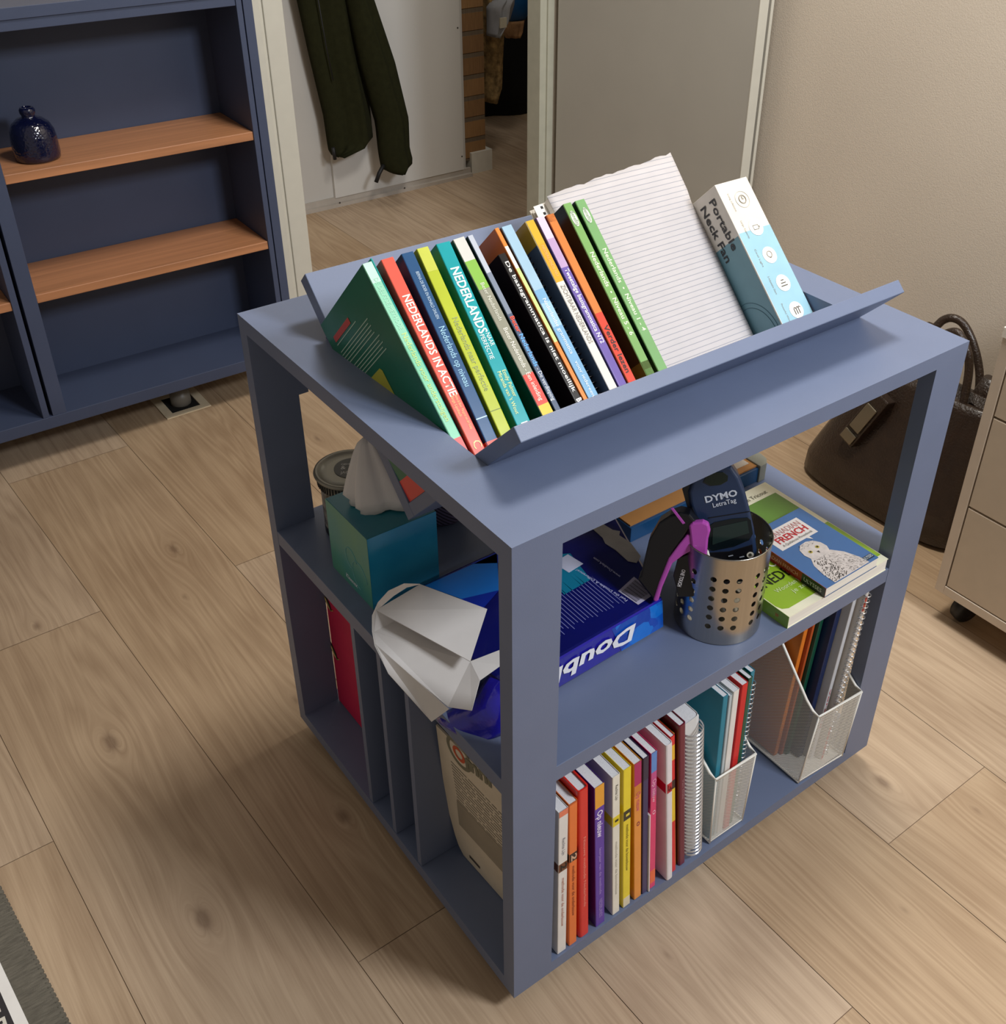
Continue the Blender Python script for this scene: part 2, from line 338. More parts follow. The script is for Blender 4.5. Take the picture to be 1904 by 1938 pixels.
# ------------------------------------------------------------------ left shelving cabinet
ang = math.radians(-.81)
CF = Frame((.3738, 1.6105, 0), (math.cos(ang), math.sin(ang), 0), (-math.sin(ang), math.cos(ang), 0), (0, 0, 1))
cab = thing('shelving_cabinet', 'low dark blue open shelving cabinet with oak shelves by the door', 'cabinet', (.1, 1.7, ZF))
ZB, ZT, CDp = .06, .912, .19
def cb(name, a, b, m=CABP, par=None, bev=.0008): return MB().fbox(CF, a, b).build(name, m, par or cab, bevel=bev)
cb('side_panel', (.1135, 0, ZB), (.1335, CDp, ZT))
cb('side_panel', (.0995, .001, ZB + .028), (.1115, CDp, ZT - .021))
cb('divider', (-.4380, .001, ZB + .028), (-.4090, CDp, ZT - .021))
cb('divider', (-.4580, .001, ZB + .028), (-.4450, CDp, ZT - .021))
cb('top_board', (-1.3, 0, ZT - .021), (.1135, CDp, ZT)); cb('top_rail', (-1.3, .004, ZT - .041), (.0995, .02, ZT - .0215))
cb('bottom_board', (-1.3, 0, ZB), (.1135, CDp, ZB + .028))
cb('back_panel', (-1.3, CDp - .008, ZB), (.1335, CDp, ZT))
OAK = mat('oak_veneer', (176, 122, 84), .45, var=.16, scale=1, stretch=(3, 90, 90), bump=.05)
for z, xa, xb in ((.6155, -.4088, .0993), (.365, -.4088, .0993), (.362, -1.2, -.4582)):
    MB().fbox(CF, (xa, .004, z - .0185), (xb, CDp - .009, z)).build('shelf', OAK, cab, bevel=.0012)
ft = MB().lathe([(.023, 0), (.024, .004), (.0235, .03), (.020, .032), (.020, .0885)], (.2395, 1.712, ZF + .0005), mat('grey_plastic', '6e6a62', .4), n=24).build('foot', parent=cab)
MB().lathe([(.023, 0), (.024, .004), (.020, .0885)], (-.6, 1.712, ZF + .0005), mat('grey_plastic', '6e6a62', .4), n=24).build('foot', parent=cab)
fb = MB()
x0, x1, y0, y1 = .1835, .2925, 1.656, 1.772
BEI = mat('beige_plastic', 'e0d0b2', .5)
for a, b in (((x0, y0), (x1, y0 + .018)), ((x0, y1 - .018), (x1, y1)), ((x0, y0 + .018), (x0 + .02, y1 - .018)), ((x1 - .02, y0 + .018), (x1, y1 - .018))):
    fb.box((a[0], a[1], ZF), (b[0], b[1], ZF + .003))
fbo = fb.build('floor_socket_frame', BEI, bevel=.0006); tag(fbo, 'square beige socket frame set in the floor under the blue cabinet', 'floor socket')
MB().box((x0 + .0205, y0 + .0185, ZF), (x1 - .0205, y1 - .0185, ZF + .0004)).build('well', mat('dark_well', '0d0b09', .9), fbo)
# vase
def vase_mat():
    m = mat('blue_dimpled_glass', (9, 14, 44), .12, var=.2, scale=20, coat=.6); N = m.node_tree.nodes; L = m.node_tree.links
    tc = N.new('ShaderNodeTexCoord'); v = N.new('ShaderNodeTexVoronoi'); v.inputs['Scale'].default_value = 190; b = N.new('ShaderNodeBump'); b.inputs['Distance'].default_value = .0015; b.inputs['Strength'].default_value = .7
    L.new(tc.outputs['Object'], v.inputs['Vector']); L.new(v.outputs['Distance'], b.inputs['Height']); L.new(b.outputs[0], N['Principled BSDF'].inputs['Normal']); return m
vp = CF.p(-.325, .075, .6155)
vs = MB().lathe([(.038, 0), (.0430, .003), (.0440, .012), (.0435, .040), (.0415, .056), (.0350, .070), (.0240, .079), (.0135, .082), (.0120, .0845), (.0145, .090), (.0150, .096), (.0125, .1005), (.0085, .1010), (.008, .09)], vp, vase_mat(), n=48).build('vase')
tag(vs, 'small dark blue dimpled glass vase on the upper oak shelf', 'vase')

# ------------------------------------------------------------------ the cart
cart = thing('cart', 'blue grey painted wooden book cart with a tilted book trough', 'cart', (W / 2, D / 2, ZF))
x0, x1, y0, y1 = .0583, .6340, .1220, .4655
MB().box((0, 0, H - T), (W, y0, H)).box((0, y1, H - T), (W, D, H)).box((0, y0, H - T), (x0, y1, H)).box((x1, y0, H - T), (W, y1, H)).build('top_board', PAINT, cart)
MB().box((.0003, .0004, S - T - .002), (W - .0003, D - .0004, S)).build('middle_shelf', PAINT, cart, bevel=.0006)
MB().box((0, 0, 0), (W, D, T)).build('bottom_shelf', PAINT, cart)
for px, py in ((0, 0), (W - A, 0), (0, D - T), (W - A, D - T)):
    MB().box((px, py, T), (px + A, py + T, H - T)).build('post', PAINT, cart)
for ya in (.2195, .2865, .3535):
    MB().box((.001, ya, T + .001), (W - .001, ya + .0095, S - T - .002)).build('divider', PAINT, cart)
MB().box((A, D - T, .592), (.073, D - .001, H - T)).build('corner_block', PAINT, cart)
# trough boards at 45 degrees; O is the inner bottom line
s2 = math.sqrt(2); TO = Vector((0, .2905, .5755)); E1 = Vector((0, 1, 1)) / s2; E2 = Vector((0, -1, 1)) / s2
TF = Frame(TO, (1, 0, 0), E2, E1)            # x, v (towards the reader), u (up along the back board)
MB().fbox(TF, (x0 + .0002, 0, -.017), (x1 - .0002, .3005, 0)).build('trough_front_board', PAINT, cart, bevel=.001)
MB().fbox(TF, (x0 + .0002, -.0205, -.017), (x1 - .0002, 0, .3027)).build('trough_back_board', PAINT, cart, bevel=.001)
WH = mat('black_caster_rubber', '151515', .5)
for px, py in ((.07, .07), (W - .045, .055), (.07, D - .07), (W - .07, D - .07)):
    cs = MB().lathe([(.010, -.008), (.0150, -.006), (.0150, .006), (.010, .008)], (px, py, ZF + .0152), WH, n=20, axis=(0, 1, 0)).build('caster', parent=cart)
    MB().box((px - .012, py - .010, -.004), (px + .012, py + .010, 0)).build('plate', mat('steel', '9a9a9a', .3, 1), cs)

# ------------------------------------------------------------------ books
PG = mat('page_edges', 'ddd5c4', .85, var=.10, scale=1, stretch=(900, 900, 6))
PGW = mat('white_page_edges', 'dcdde0', .8, var=.10, scale=1, stretch=(900, 900, 6))
def book(name, label, cat, fr, th, depth, h, col, spine=None, bands=(), texts=(), group=None, pages=PG, rnd=.0012, cov=.0006, wrap=(), inset=.0012, rough=.28):
    """fr: x = thickness, y = towards the spine, z = up. origin at the lower left fore-edge corner"""
    b = thing(name, label, cat, fr.p(th / 2, depth / 2, 0), group)
    c0 = cm(col, rough); c1 = cm(spine, rough) if spine else c0
    mb = MB(); n = 4; r = min(rnd, th * .45)
    def path(o):                                           # U section, o = inward offset
        pts = [(o, 0)]
        rr = max(r - o, .0001)
        for i in range(n + 1):
            a = math.pi - (math.pi / 2) * i / n; pts.append((o + rr + rr * math.cos(a), depth - o - rr + rr * math.sin(a)))
        for i in range(n + 1):
            a = math.pi / 2 - (math.pi / 2) * i / n; pts.append((th - o - rr + rr * math.cos(a), depth - o - rr + rr * math.sin(a)))
        pts.append((th - o, 0)); return pts
    po, pi = path(0), path(cov); K = len(po)
    for i in range(K - 1):
        sp = 1 <= i <= K - 3 and i not in (0,)
        mm = c1 if (1 <= i <= K - 3) else c0
        a, b_ = po[i], po[i + 1]; c, d = pi[i], pi[i + 1]
        mb.add([fr.p(a[0], a[1], 0), fr.p(b_[0], b_[1], 0), fr.p(b_[0], b_[1], h), fr.p(a[0], a[1], h), fr.p(c[0], c[1], 0), fr.p(d[0], d[1], 0), fr.p(d[0], d[1], h), fr.p(c[0], c[1], h)],
               [(0, 1, 2, 3), (5, 4, 7, 6), (3, 2, 6, 7), (1, 0, 4, 5)], mm, False)
    mb.add([fr.p(0, 0, 0), fr.p(cov, 0, 0), fr.p(cov, 0, h), fr.p(0, 0, h)], [(0, 1, 2, 3)], c0)
    mb.add([fr.p(th, 0, 0), fr.p(th - cov, 0, 0), fr.p(th - cov, 0, h), fr.p(th, 0, h)], [(0, 1, 2, 3)], c0)
    e = .00012
    for f0, f1, bc in bands:                               # printed colour fields on the spine, fractions from the top
        z1, z0 = h * (1 - f0), h * (1 - f1); m_ = cm(bc, rough)
        mb.fbox(fr, (r * .5, depth - .0005, z0), (th - r * .5, depth + e, z1), m_)
    for f0, f1, bc in wrap:
        z1, z0 = h * (1 - f0), h * (1 - f1); m_ = cm(bc, rough)
        mb.fbox(fr, (r * .5, depth - .0005, z0), (th - r * .5, depth + e, z1), m_); mb.fbox(fr, (-e, 0, z0), (.0003, depth - r * .6, z1), m_); mb.fbox(fr, (th - .0003, 0, z0), (th + e, depth - r * .6, z1), m_)
    mb.build('cover', parent=b)
    MB().fbox(fr, (cov * 1.05, .0015 if inset else 0, inset), (th - cov * 1.05, depth - cov * 1.2, h - inset)).build('pages', pages, b)
    for t in texts:
        s, f0, f1, hh, tc = t[:5]; off = t[5] if len(t) > 5 else .5; bold = t[6] if len(t) > 6 else 0
        lettering('spine_lettering', s, fr.p(th * off - hh * .38, depth + e, h * (1 - f0)), -fr.z, fr.x, hh, cm(tc, .5), b, width=h * (f1 - f0), bold=bold, lift=.0003)
    return b

def tb(name, label, cat, xb, xt, th, w, h, col, v0=0.0003, u0=.0006, group='textbooks leaning in the trough', **k):
    a = math.asin((xt - xb) / h)
    U = (E1 * math.cos(a) + Vector((1, 0, 0)) * math.sin(a)); X = Vector((1, 0, 0)) * math.cos(a) - E1 * math.sin(a)
    u0 = u0 + max(0, th * math.sin(a))
    fr = Frame(TF.p(xb, v0, u0), X, E2, U)
    return book(name, label, cat, fr, th, w, h, col, group=group, **k), fr

WD = .169
gb, gf = tb('textbook', 'dark green textbook with mint spine, leftmost in the trough', 'book', .0612, .0500, .0118, WD, .236, '0a6a50', spine='7fc8a4',
        wrap=((.885, 1, 'e0403c'),), bands=((0, .10, 'bfe8d4'), (.10, .42, '8fd0b0')),
        texts=(('Nederlands voor anderstaligen', .36, .80, .0058, 'c8dc7a'), ('DE DELFTSE METHODE', .08, .34, .005, 'a8dcc0')))
# printing on its outer cover
def cov(fr, v, u, x=-.0002): return fr.p(x, v, u)
m_ = cm('c2453c', .5)
MB().add([cov(gf, .018, .2125, -.0004), cov(gf, .018, .2050, -.0004), cov(gf, .078, .2050, -.0004), cov(gf, .078, .2125, -.0004)], [(0, 1, 2, 3)]).build('cover_heading', m_, gb)
def ln_(u, v0_, v1_, par):
    MB().add([cov(gf, v0_, u, -.0004), cov(gf, v0_, u - .0012, -.0004), cov(gf, v1_, u - .0012, -.0004), cov(gf, v1_, u, -.0004)], [(0, 1, 2, 3)]).build('cover_text_line', cm('a9c7b4', .5), par)
ln_(.2020, .018, .092, gb)
for k in range(5): ln_(.1925 - k * .0042, .018, .122 - .004 * (k % 2), gb)
for k in range(5): ln_(.1690 - k * .0042, .018, .130 - .006 * (k % 2), gb)
MB().add([cov(gf, .062, .142, -.0004), cov(gf, .062, .105, -.0004), cov(gf, .096, .105, -.0004), cov(gf, .096, .138, -.0004), cov(gf, .092, .142, -.0004)], [(0, 1, 2, 3, 4)]).build('cover_sticker', cm('b7b53c', .4), gb)
tb('textbook', 'thin teal booklet peeking out above the dark green textbook', 'book', .0735, .0640, .0022, .164, .2415, '1f9a94')
tb('textbook', 'coral red textbook titled Nederlands in Actie', 'book', .0768, .0722, .0152, WD, .2350, 'c9463c', spine='e05a48', wrap=(),
   texts=(('NEDERLANDS IN ACTIE', .19, .70, .0092, 'ffe9d8', .5, .02), ('Berna de Boer  Margaret van der Kamp', .70, .87, .0034, 'ffc98a', .68), ('Birgit Lijmbach', .70, .80, .0034, 'ffc98a', .35), ('C', .925, .962, .010, 'ffe0a0')))
tb('textbook', 'dark blue textbook titled Nederlands op niveau', 'book', .0955, .0975, .0150, WD, .2355, '123a5e', spine='1d4c78', wrap=((.95, 1, 'e8553f'),), bands=((.835, .840, 'bfe0f0'),),
   texts=(('BERNA DE BOER EN RONALD OHLSEN', .10, .34, .0038, 'b8cfe0', .55), ('Nederlands op niveau', .38, .68, .0075, '9fd0e8', .5)))
tb('textbook', 'lime green textbook with grey lettering', 'book', .1150, .1172, .0148, WD, .2365, '9fae1e', spine='b0bc2c', wrap=((.965, 1, 'f08a30'),), bands=((.825, .829, '6a7a20'), (0, .12, 'c2c850')),
   texts=(('Nederlands naar perfectie', .36, .73, .0070, '8f9a60', .5),))
tb('textbook', 'teal textbook titled Nederlands naar perfectie', 'book', .1385, .1420, .0180, WD, .2360, '077a80', spine='0a9aa0',
   texts=(('NEDERLANDS', .13, .47, .0110, 'e8f8f0', .45, .02), ('NAAR', .475, .54, .0055, 'e8f8f0', .72), ('PERFECTIE', .475, .60, .0055, 'e8f8f0', .3), ('Emily Palmer', .665, .80, .0048, 'e6ea9a', .70), ("Miranda van 't Wout", .665, .88, .0048, 'e6ea9a', .35), ('Boom', .925, 1.0, .0080, 'ffffff', .5, .03)))
tb('textbook', 'white, green and grey textbook with a red and yellow foot', 'book', .1740, .1640, .0155, WD, .2365, '0e4a20', spine='8f8e7c', bands=((0, .12, 'cfcfc8'), (.12, .27, '86b84c'), (.72, .88, 'd84a3c'), (.88, .97, 'e8c03c'), (.97, 1, 'e8e0d0')),
   texts=(('Beter Nederlands - Een inleiding', .48, .86, .0055, 'f4f0e0', .5), ('Beter Nederlands', .24, .44, .0050, 'd8d8c8', .5)))
tb('textbook', 'thin slate textbook titled Beter Nederlands in red and blue', 'book', .1922, .1832, .0075, WD, .2362, '1c2638', spine='4c5a72', bands=((0, .2, 'b9bfca'), (.2, .42, '7d8798')),
   texts=(('Beter', .435, .52, .0055, 'e8553f', .5, .02), ('Nederlands', .53, .70, .0055, '5fa8e8', .5, .02), ('- De verdieping', .71, .88, .0050, 'e0e8f0', .5)))
tb('textbook', 'black textbook titled De basisgrammatica is niet moeilijk', 'book', .2212, .2098, .0100, WD, .2060, '1e0f0c', spine='14100e',
   texts=(('De basisgrammatica is niet moeilijk', .05, .86, .0050, 'f0efe8', .52, .01), ('Boom', .90, .985, .0068, 'ffffff', .5, .03)))
tb('textbook', 'thin orange and cream textbook behind the black one', 'book', .2326, .2206, .0058, WD, .2368, 'e07c3c', spine='e9863c', bands=((.10, .22, 'ece4d4'), (.22, .62, 'c5d88a'),))
tb('textbook', 'sky blue textbook next to a wire bound notebook', 'book', .2392, .2296, .0145, WD, .2362, '132436', spine='79a9cc', bands=((0, .35, '9cbcd0'), (.42, .55, '9cc4e0')),
   texts=(('Nederlandse grammatica', .40, .70, .0050, 'e8f2fa', .5), ('voor iedereen', .74, .93, .0045, 'e8f2fa', .5)))
nb, nf = tb('notebook', 'wire bound notebook with a slate grey cover', 'notebook', .2590, .2482, .0055, .154, .2040, '55647c', group=None, rough=.5)
wr = MB()
for k in range(26):
    u = .010 + k * .0074
    wr.tube([nf.p(.002 + .0065 * math.cos(a), .1545 + .0070 * math.sin(a), u + .0006 * math.sin(a)) for a in [2 * math.pi * i / 12 for i in range(12)]], .0008, mat('black_wire', '16161a', .3, .6), n=5, closed=True)
wr.build('wire_binding', parent=nb)
tb('textbook', 'yellow and white textbook titled Zichtbaar Nederlands', 'book', .2700, .2632, .0120, WD, .2352, '56697f', spine='d8d4cc', wrap=((0, .13, 'd0a830'),), bands=((.13, .34, 'e2a02c'),),
   texts=(('ZICHTBAAR NEDERLANDS', .36, .68, .0062, '8a8478', .5), ('NEDERLANDS NU', .14, .31, .0040, 'd8b070', .5)))
tb('textbook', 'pink and purple textbook titled Tweetalige basisgrammatica', 'book', .2842, .2790, .0118, WD, .2362, '4b3c7a', spine='6a58a0', bands=((0, .12, 'd8c4d8'), (.12, .28, 'b89cc0')),
   texts=(('Tweetalige basisgrammatica NT2', .29, .70, .0058, 'f2eef6', .5, .01),))
tb('textbook', 'orange and red textbook titled Verder lezen', 'book', .2984, .2936, .0118, WD, .2362, 'a03c20', spine='d6703a', bands=((0, .55, 'cf7a3a'), (.55, 1, 'd8412e'), (0, .04, 'f0a060')),
   texts=(('Verder lezen', .62, .88, .0066, '2a0c0a', .5, .02),))
for xb, xt, th, s, lab, hh in ((.3270, .3230, .0122, '5 - 6', 'green textbook with dark cover, Benefits Niveau 5 - 6', .2440), (.3452, .3412, .0145, '1 - 4', 'rightmost green textbook, Benefits Niveau 1 - 4', .2440)):
    b, fr = tb('textbook', lab, 'book', xb, xt, th, WD, hh, '27341c' if s[0] == '5' else '1d3a22', spine='7aa660', wrap=((.86, 1, '6c7430'),) if s[0] == '5' else (), bands=((.0, 1, '78a45e'),) if s[0] == '5' else ((0, 1, '74a268'),),
       texts=(('Nederlands  \u2022  Niveau ' + s, .27, .72, .0058, 'e4efd0', .5, .01),))
    MB().prism([fr.p(th * .5 + .0040 * math.cos(a), WD + .0003, hh * .915 + .0105 * math.sin(a) * (1 if abs(math.sin(a)) < .99 else .98)) for a in [2 * math.pi * i / 20 for i in range(20)]], E2 * .0003).build('badge', cm('d4dccc', .4), b)
    lettering('badge_lettering', 'Benefits', fr.p(th * .5 - .002, WD + .0006, hh * .953), -fr.z, fr.x, .0052, cm('7a8a72', .5), b, width=.018)

# lined writing pad and torn sheets
def lined(name, base, line, dirv, pitch, duty=.12):
    m = mat(name, base, .8, var=.02); N = m.node_tree.nodes; L = m.node_tree.links
    g = N.new('ShaderNodeNewGeometry'); d = N.new('ShaderNodeVectorMath'); d.operation = 'DOT_PRODUCT'; d.inputs[1].default_value = tuple(dirv)
    L.new(g.outputs['Position'], d.inputs[0]); a = N.new('ShaderNodeMath'); a.operation = 'DIVIDE'; a.inputs[1].default_value = pitch; L.new(d.outputs['Value'], a.inputs[0])
    f = N.new('ShaderNodeMath'); f.operation = 'FRACT'; L.new(a.outputs[0], f.inputs[0]); c = N.new('ShaderNodeMath'); c.operation = 'LESS_THAN'; c.inputs[1].default_value = duty; L.new(f.outputs[0], c.inputs[0])
    mx = N.new('ShaderNodeMix'); mx.data_type = 'RGBA'; L.new(c.outputs[0], mx.inputs[0])
    src = N['Principled BSDF'].inputs['Base Color'].links[0].from_socket; L.new(src, mx.inputs[6]); mx.inputs[7].default_value = lin(line); L.new(mx.outputs[2], N['Principled BSDF'].inputs['Base Color']); return m
TLp, TRp, BRp, BLp = TF.p(.3560, .1035, .2835), TF.p(.5765, .1035, .3005), TF.p(.5670, .1035, .0008), TF.p(.3635, .1035, .0008)
pdir = (Vector(TRp) - Vector(BRp)).normalized()
LP = lined('lined_paper', 'e8e5e6', 'b4b7c2', E1, .0072, .10)
pad = thing('writing_pad', 'white ruled writing pad standing open to the lined page', 'notepad', (TLp + BRp) / 2 - Vector((0, 0, .1)))
NV, NU = 22, 16; pn = (TRp - TLp).cross(BLp - TLp).normalized()
if pn.dot(E2) < 0: pn = -pn
rr = random.Random(5); jag = [rr.uniform(-.0018, .0012) for _ in range(NV + 1)]
def pgpt(i, j, off, shrink=0):
    a, b_ = i / NV, j / NU
    P = TLp.lerp(TRp, a).lerp(BLp.lerp(BRp, a), b_)
    P = P + pn * (off + .0025 * math.sin(math.pi * a) * (1 - b_))
    if j == 0: P += pdir * (jag[i] - shrink)
    if (P - TO).dot(E1) < .226: P.x = min(P.x, .5716)
    return P
def sheet(off, th, shrink, m, name, par):
    mb = MB(); fr_ = [[pgpt(i, j, off, shrink) for i in range(NV + 1)] for j in range(NU + 1)]
    bk_ = [[p - pn * th for p in row] for row in fr_]
    for g_, fl in ((fr_, 0), (bk_, 1)):
        vs = [p for r_ in g_ for p in r_]; n_ = NV + 1
        mb.add(vs, [(j * n_ + i, j * n_ + i + 1, (j + 1) * n_ + i + 1, (j + 1) * n_ + i) for j in range(NU) for i in range(NV)], m, True)
    ring = lambda g_: g_[0] + [r_[-1] for r_ in g_[1:]] + g_[-1][-2::-1] + [r_[0] for r_ in g_[-2:0:-1]]
    a_, b2 = ring(fr_), ring(bk_); n_ = len(a_)
    mb.add(a_ + b2, [(i, (i + 1) % n_, n_ + (i + 1) % n_, n_ + i) for i in range(n_)], m)
    return mb.build(name, parent=par)
def see_through(m):
    N = m.node_tree.nodes; L = m.node_tree.links; t = N.new('ShaderNodeBsdfTranslucent'); x = N.new('ShaderNodeMixShader'); x.inputs[0].default_value = .5
    b = N['Principled BSDF']; L.new(b.inputs['Base Color'].links[0].from_socket, t.inputs[0]); L.new(b.outputs[0], x.inputs[1]); L.new(t.outputs[0], x.inputs[2]); L.new(x.outputs[0], N['Material Output'].inputs[0])
see_through(LP)
sheet(0, .0002, 0, LP, 'lined_page', pad)
BKP_ = mat('pad_sheets', 'e4e0da', .8); sheet(-.0010, .0090, .003, BKP_, 'page_block', pad)
tsh = MB()
for k in range(5):
    v = .0915 - k * .0028; e = .0016 * ((k * 3) % 4)
    tsh.prism([TF.p(.3385 + e, v, .250), TF.p(.3385 + e, v, .2790 - e), TF.p(.380, v, .2826 - e), TF.p(.400, v, .262), TF.p(.398, v, .250)], E2 * .0006, mat('loose_paper', 'e2dfd8', .8))
ts = tsh.build('punched_margin', parent=pad)
for xx, uu in ((.3480, .2735), (.3480, .2650), (.3640, .2735)):
    MB().fbox(TF, (xx, .0921, uu), (xx + .0036, .0925, uu + .0036)).build('punch_hole', BLACK, pad)
cl_ = MB().fbox(TF, (.372, .0004, .232), (.395, .012, .290)).build('plastic_tab', mat('clear_plastic', 'cfcdb4', .25)); tag(cl_, 'clear plastic index tab sticking up behind the yellow textbook', 'tab')
cl_.data.transform(Matrix.Translation((0, 0, 0)))

# neck fan box
fx, fw, fh, ft_ = .5722, .155, .2225, .0595
fan = thing('fan_box', 'white and blue cardboard box printed Portable Neck Fan', 'box', TF.p(fx + .03, .1, 0))
FF = Frame(TF.p(fx, .0004, .0006), (1, 0, 0), E2, E1)
BXW = cm('ddd6ca', .4); BXB = cm('92bccc', .4); BXD = cm('6f9aa6', .4)
mb = MB(); mb.fbox(FF, (0, 0, 0), (ft_, fw, fh), BXW)
cut = .1490
mb.fbox(FF, (-.0002, 0, 0), (.001, fw - .002, cut - .0005), BXD)
mb.fbox(FF, (.0005, fw - .001, 0), (ft_ + .0002, fw + .0002, cut + .0015), BXB)
mb.build('carton', parent=fan, bevel=.0006)
for k, uu in enumerate((.1937, .1519, .1107, .0694, .0296)):
    c = FF.p(ft_ * .57, fw + .0004, uu); ic = MB()
    if k: ic.prism([c + FF.x * .0118 * math.cos(a) + FF.z * .0118 * math.sin(a) for a in [2 * math.pi * i / 24 for i in range(24)]], FF.y * .0002, cm('f4eee0', .4))
    else: ic.tube([c + FF.x * .0118 * math.cos(a) + FF.z * .0118 * math.sin(a) for a in [2 * math.pi * i / 24 for i in range(24)]], .0003, cm('cfcabc', .4), n=4, closed=True)
    ic.build('icon_disc', parent=fan)
gl = MB(); G1 = cm('8a8478', .5); G2 = cm('3a3632', .5)
def circ(c, r_, m, rw=.0005, a0=0, a1=2 * math.pi, n=20):
    pts = [c + FF.x * r_ * math.cos(a0 + (a1 - a0) * i / n) + FF.z * r_ * math.sin(a0 + (a1 - a0) * i / n) for i in range(n + (0 if a1 - a0 > 6.28 else 1))]
    gl.tube(pts, rw, m, n=4, closed=(a1 - a0 > 6.28))
c = FF.p(ft_ * .57, fw + .0008, .1937); circ(c, .0058, G1); gl.tube([c, c + FF.z * .004], .0004, G1, 4); gl.tube([c, c + FF.x * .0025], .0004, G1, 4)
gl.build('clock_symbol', parent=fan); gl = MB()
c = FF.p(ft_ * .57, fw + .0008, .1519)
gl.tube([c + FF.x * a + FF.z * b for a, b in ((-.005, -.003), (.004, -.003), (.004, .003), (-.005, .003))], .0005, G1, 4, closed=True); gl.tube([c + FF.x * .0055 - FF.z * .0015, c + FF.x * .0055 + FF.z * .0015], .0006, G1, 4)
gl.build('battery_symbol', parent=fan); gl = MB()
c = FF.p(ft_ * .57, fw + .0008, .1107); circ(c + FF.z * .001, .0042, G1); gl.tube([c - FF.z * .0035 - FF.x * .0015, c - FF.z * .0035 + FF.x * .0015], .0008, G1, 4)
gl.build('bulb_symbol', parent=fan); gl = MB()
c = FF.p(ft_ * .57, fw + .0008, .0694)
for k, (L_, q) in enumerate(((.0050, .004), (.0085, 0), (.0118, -.004))): gl.tube([c - FF.x * L_ / 2 + FF.z * q, c + FF.x * L_ / 2 + FF.z * q], .0006, G2, 4)
gl.build('gears_symbol', parent=fan); gl = MB()
c = FF.p(ft_ * .57, fw + .0008, .0296)
for q, r_ in ((-.004, .002), (0, .0025), (.004, .002)): gl.tube([c + FF.x * q - FF.z * .006, c + FF.x * q + FF.z * .002, c + FF.x * (q + r_) + FF.z * .004, c + FF.x * (q + r_ * 2) + FF.z * .002], .0006, G2, 4)

gl.build('wind_symbol', parent=fan)
for s, uu in (('Long Lifetime', .206), ('Large Capacity', .166), ('Cool Light', .124), ('3 Adjustable Gears', .084), ('Powerful Wind', .044)):
    lettering('icon_caption', s, FF.p(ft_ * .22, fw + .0003, uu), -FF.z, FF.x, .0028, G1, fan, width=.026)
for s, uu, vv in (('Portable', .209, .1325), ('Neck Fan', .209, .1118)):
    lettering('title_lettering', s, FF.p(-.0004, vv, uu), -FF.z, FF.y, .0120, cm('131316', .4), fan, width=.0735 if s[0] == 'P' else .0815, bold=.016, lift=.0004)
nr = MB()
for rad in (.050, .043):
    nr.tube([FF.p(-.0004, .105 + rad * .85 * math.cos(a), .018 + rad * math.sin(a)) for a in [math.pi * (.0 + .62 * i / 30) for i in range(31)]], .0005, cm('4f7886', .4), n=4)
nr.build('fan_drawing', parent=fan)

# ------------------------------------------------------------------ bottom shelf, front row
ZS = T + .0012
def rb(name, label, cat, xb, xt, th, h, col, y=.003, depth=.205, group='books in the bottom front row', **k):
    a = math.asin(max(-1, min(1, (xt - xb) / h))); U = Vector((math.sin(a), 0, math.cos(a))); X = Vector((math.cos(a), 0, -math.sin(a)))
    fr = Frame((xb, y + depth, ZS + max(0, th * math.sin(a))), X, (0, -1, 0), U)
    return book(name, label, cat, fr, th, depth, h, col, group=group, pages=PGW, **k), fr
rb('workbook', 'white workbook with a brown band numbered 2, at the front post', 'book', .0712, .0665, .0140, .281, 'e2dfda', wrap=((.345, .40, '6a3a1c'),), bands=((0, .035, 'e07a5a'),),
   texts=(('2', .352, .392, .009, '1a0e08', .5, .03), ('Rechte Lijn', .18, .29, .0045, '7a7a84', .5), ('methode voor de onderbouw', .45, .80, .0045, 'b06a50', .5)))
rb('workbook', 'orange workbook with a dark band numbered 2', 'book', .0905, .0815, .0122, .284, 'e8762c', wrap=((.33, .385, '2a1408'),),
   texts=(('2', .338, .38, .008, 'd8b090', .5, .03), ('methode voor de onderbouw', .42, .78, .0045, '7a2a10', .5)), bands=((.0, .01, 'c65a1c'),))
rb('workbook', 'bright red hardcover with rounded spine', 'book', .1082, .0945, .0160, .296, 'd8281e', rnd=.004, cov=.0018, inset=.003,
   texts=(('Nieuwe methode Nederlands', .30, .78, .004, 'f0a090', .5),))
rb('workbook', 'purple workbook with orange head and white script lettering', 'book', .1352, .1190, .0150, .285, '3c1a78', spine='5a34a4', bands=((0, .14, 'e8a32c'),),
   texts=(('Op nieuw', .16, .34, .0085, 'efe6ff', .45, .02), ('leerjaar van de methode', .42, .76, .004, 'b8a0e0', .5), ('NEDERLANDS', .80, .94, .0055, 'b09ad8', .5)))
MB_dots = None
rb('workbook', 'white workbook with a yellow band numbered 1', 'book', .1640, .1465, .0118, .284, 'dfdde2', spine='e8e4d6', wrap=((.27, .335, 'e6cf1e'),),
   texts=(('1', .294, .308, .0055, '20201c', .5), ('Rechte Lijn', .06, .16, .004, '40403c', .5), ('methode voor de bovenbouw', .45, .85, .004, 'b0aca0', .5)))
rb('workbook', 'yellow workbook with a black band numbered 1', 'book', .1820, .1635, .0125, .285, 'e2c81e', spine='ecd62c', bands=((.28, .345, '2a2614'), (.93, 1, 'ded6b8')),
   texts=(('1', .303, .320, .0060, 'e8d44a', .5), ('methode voor de bovenbouw', .38, .72, .0045, '6a5a10', .5)))
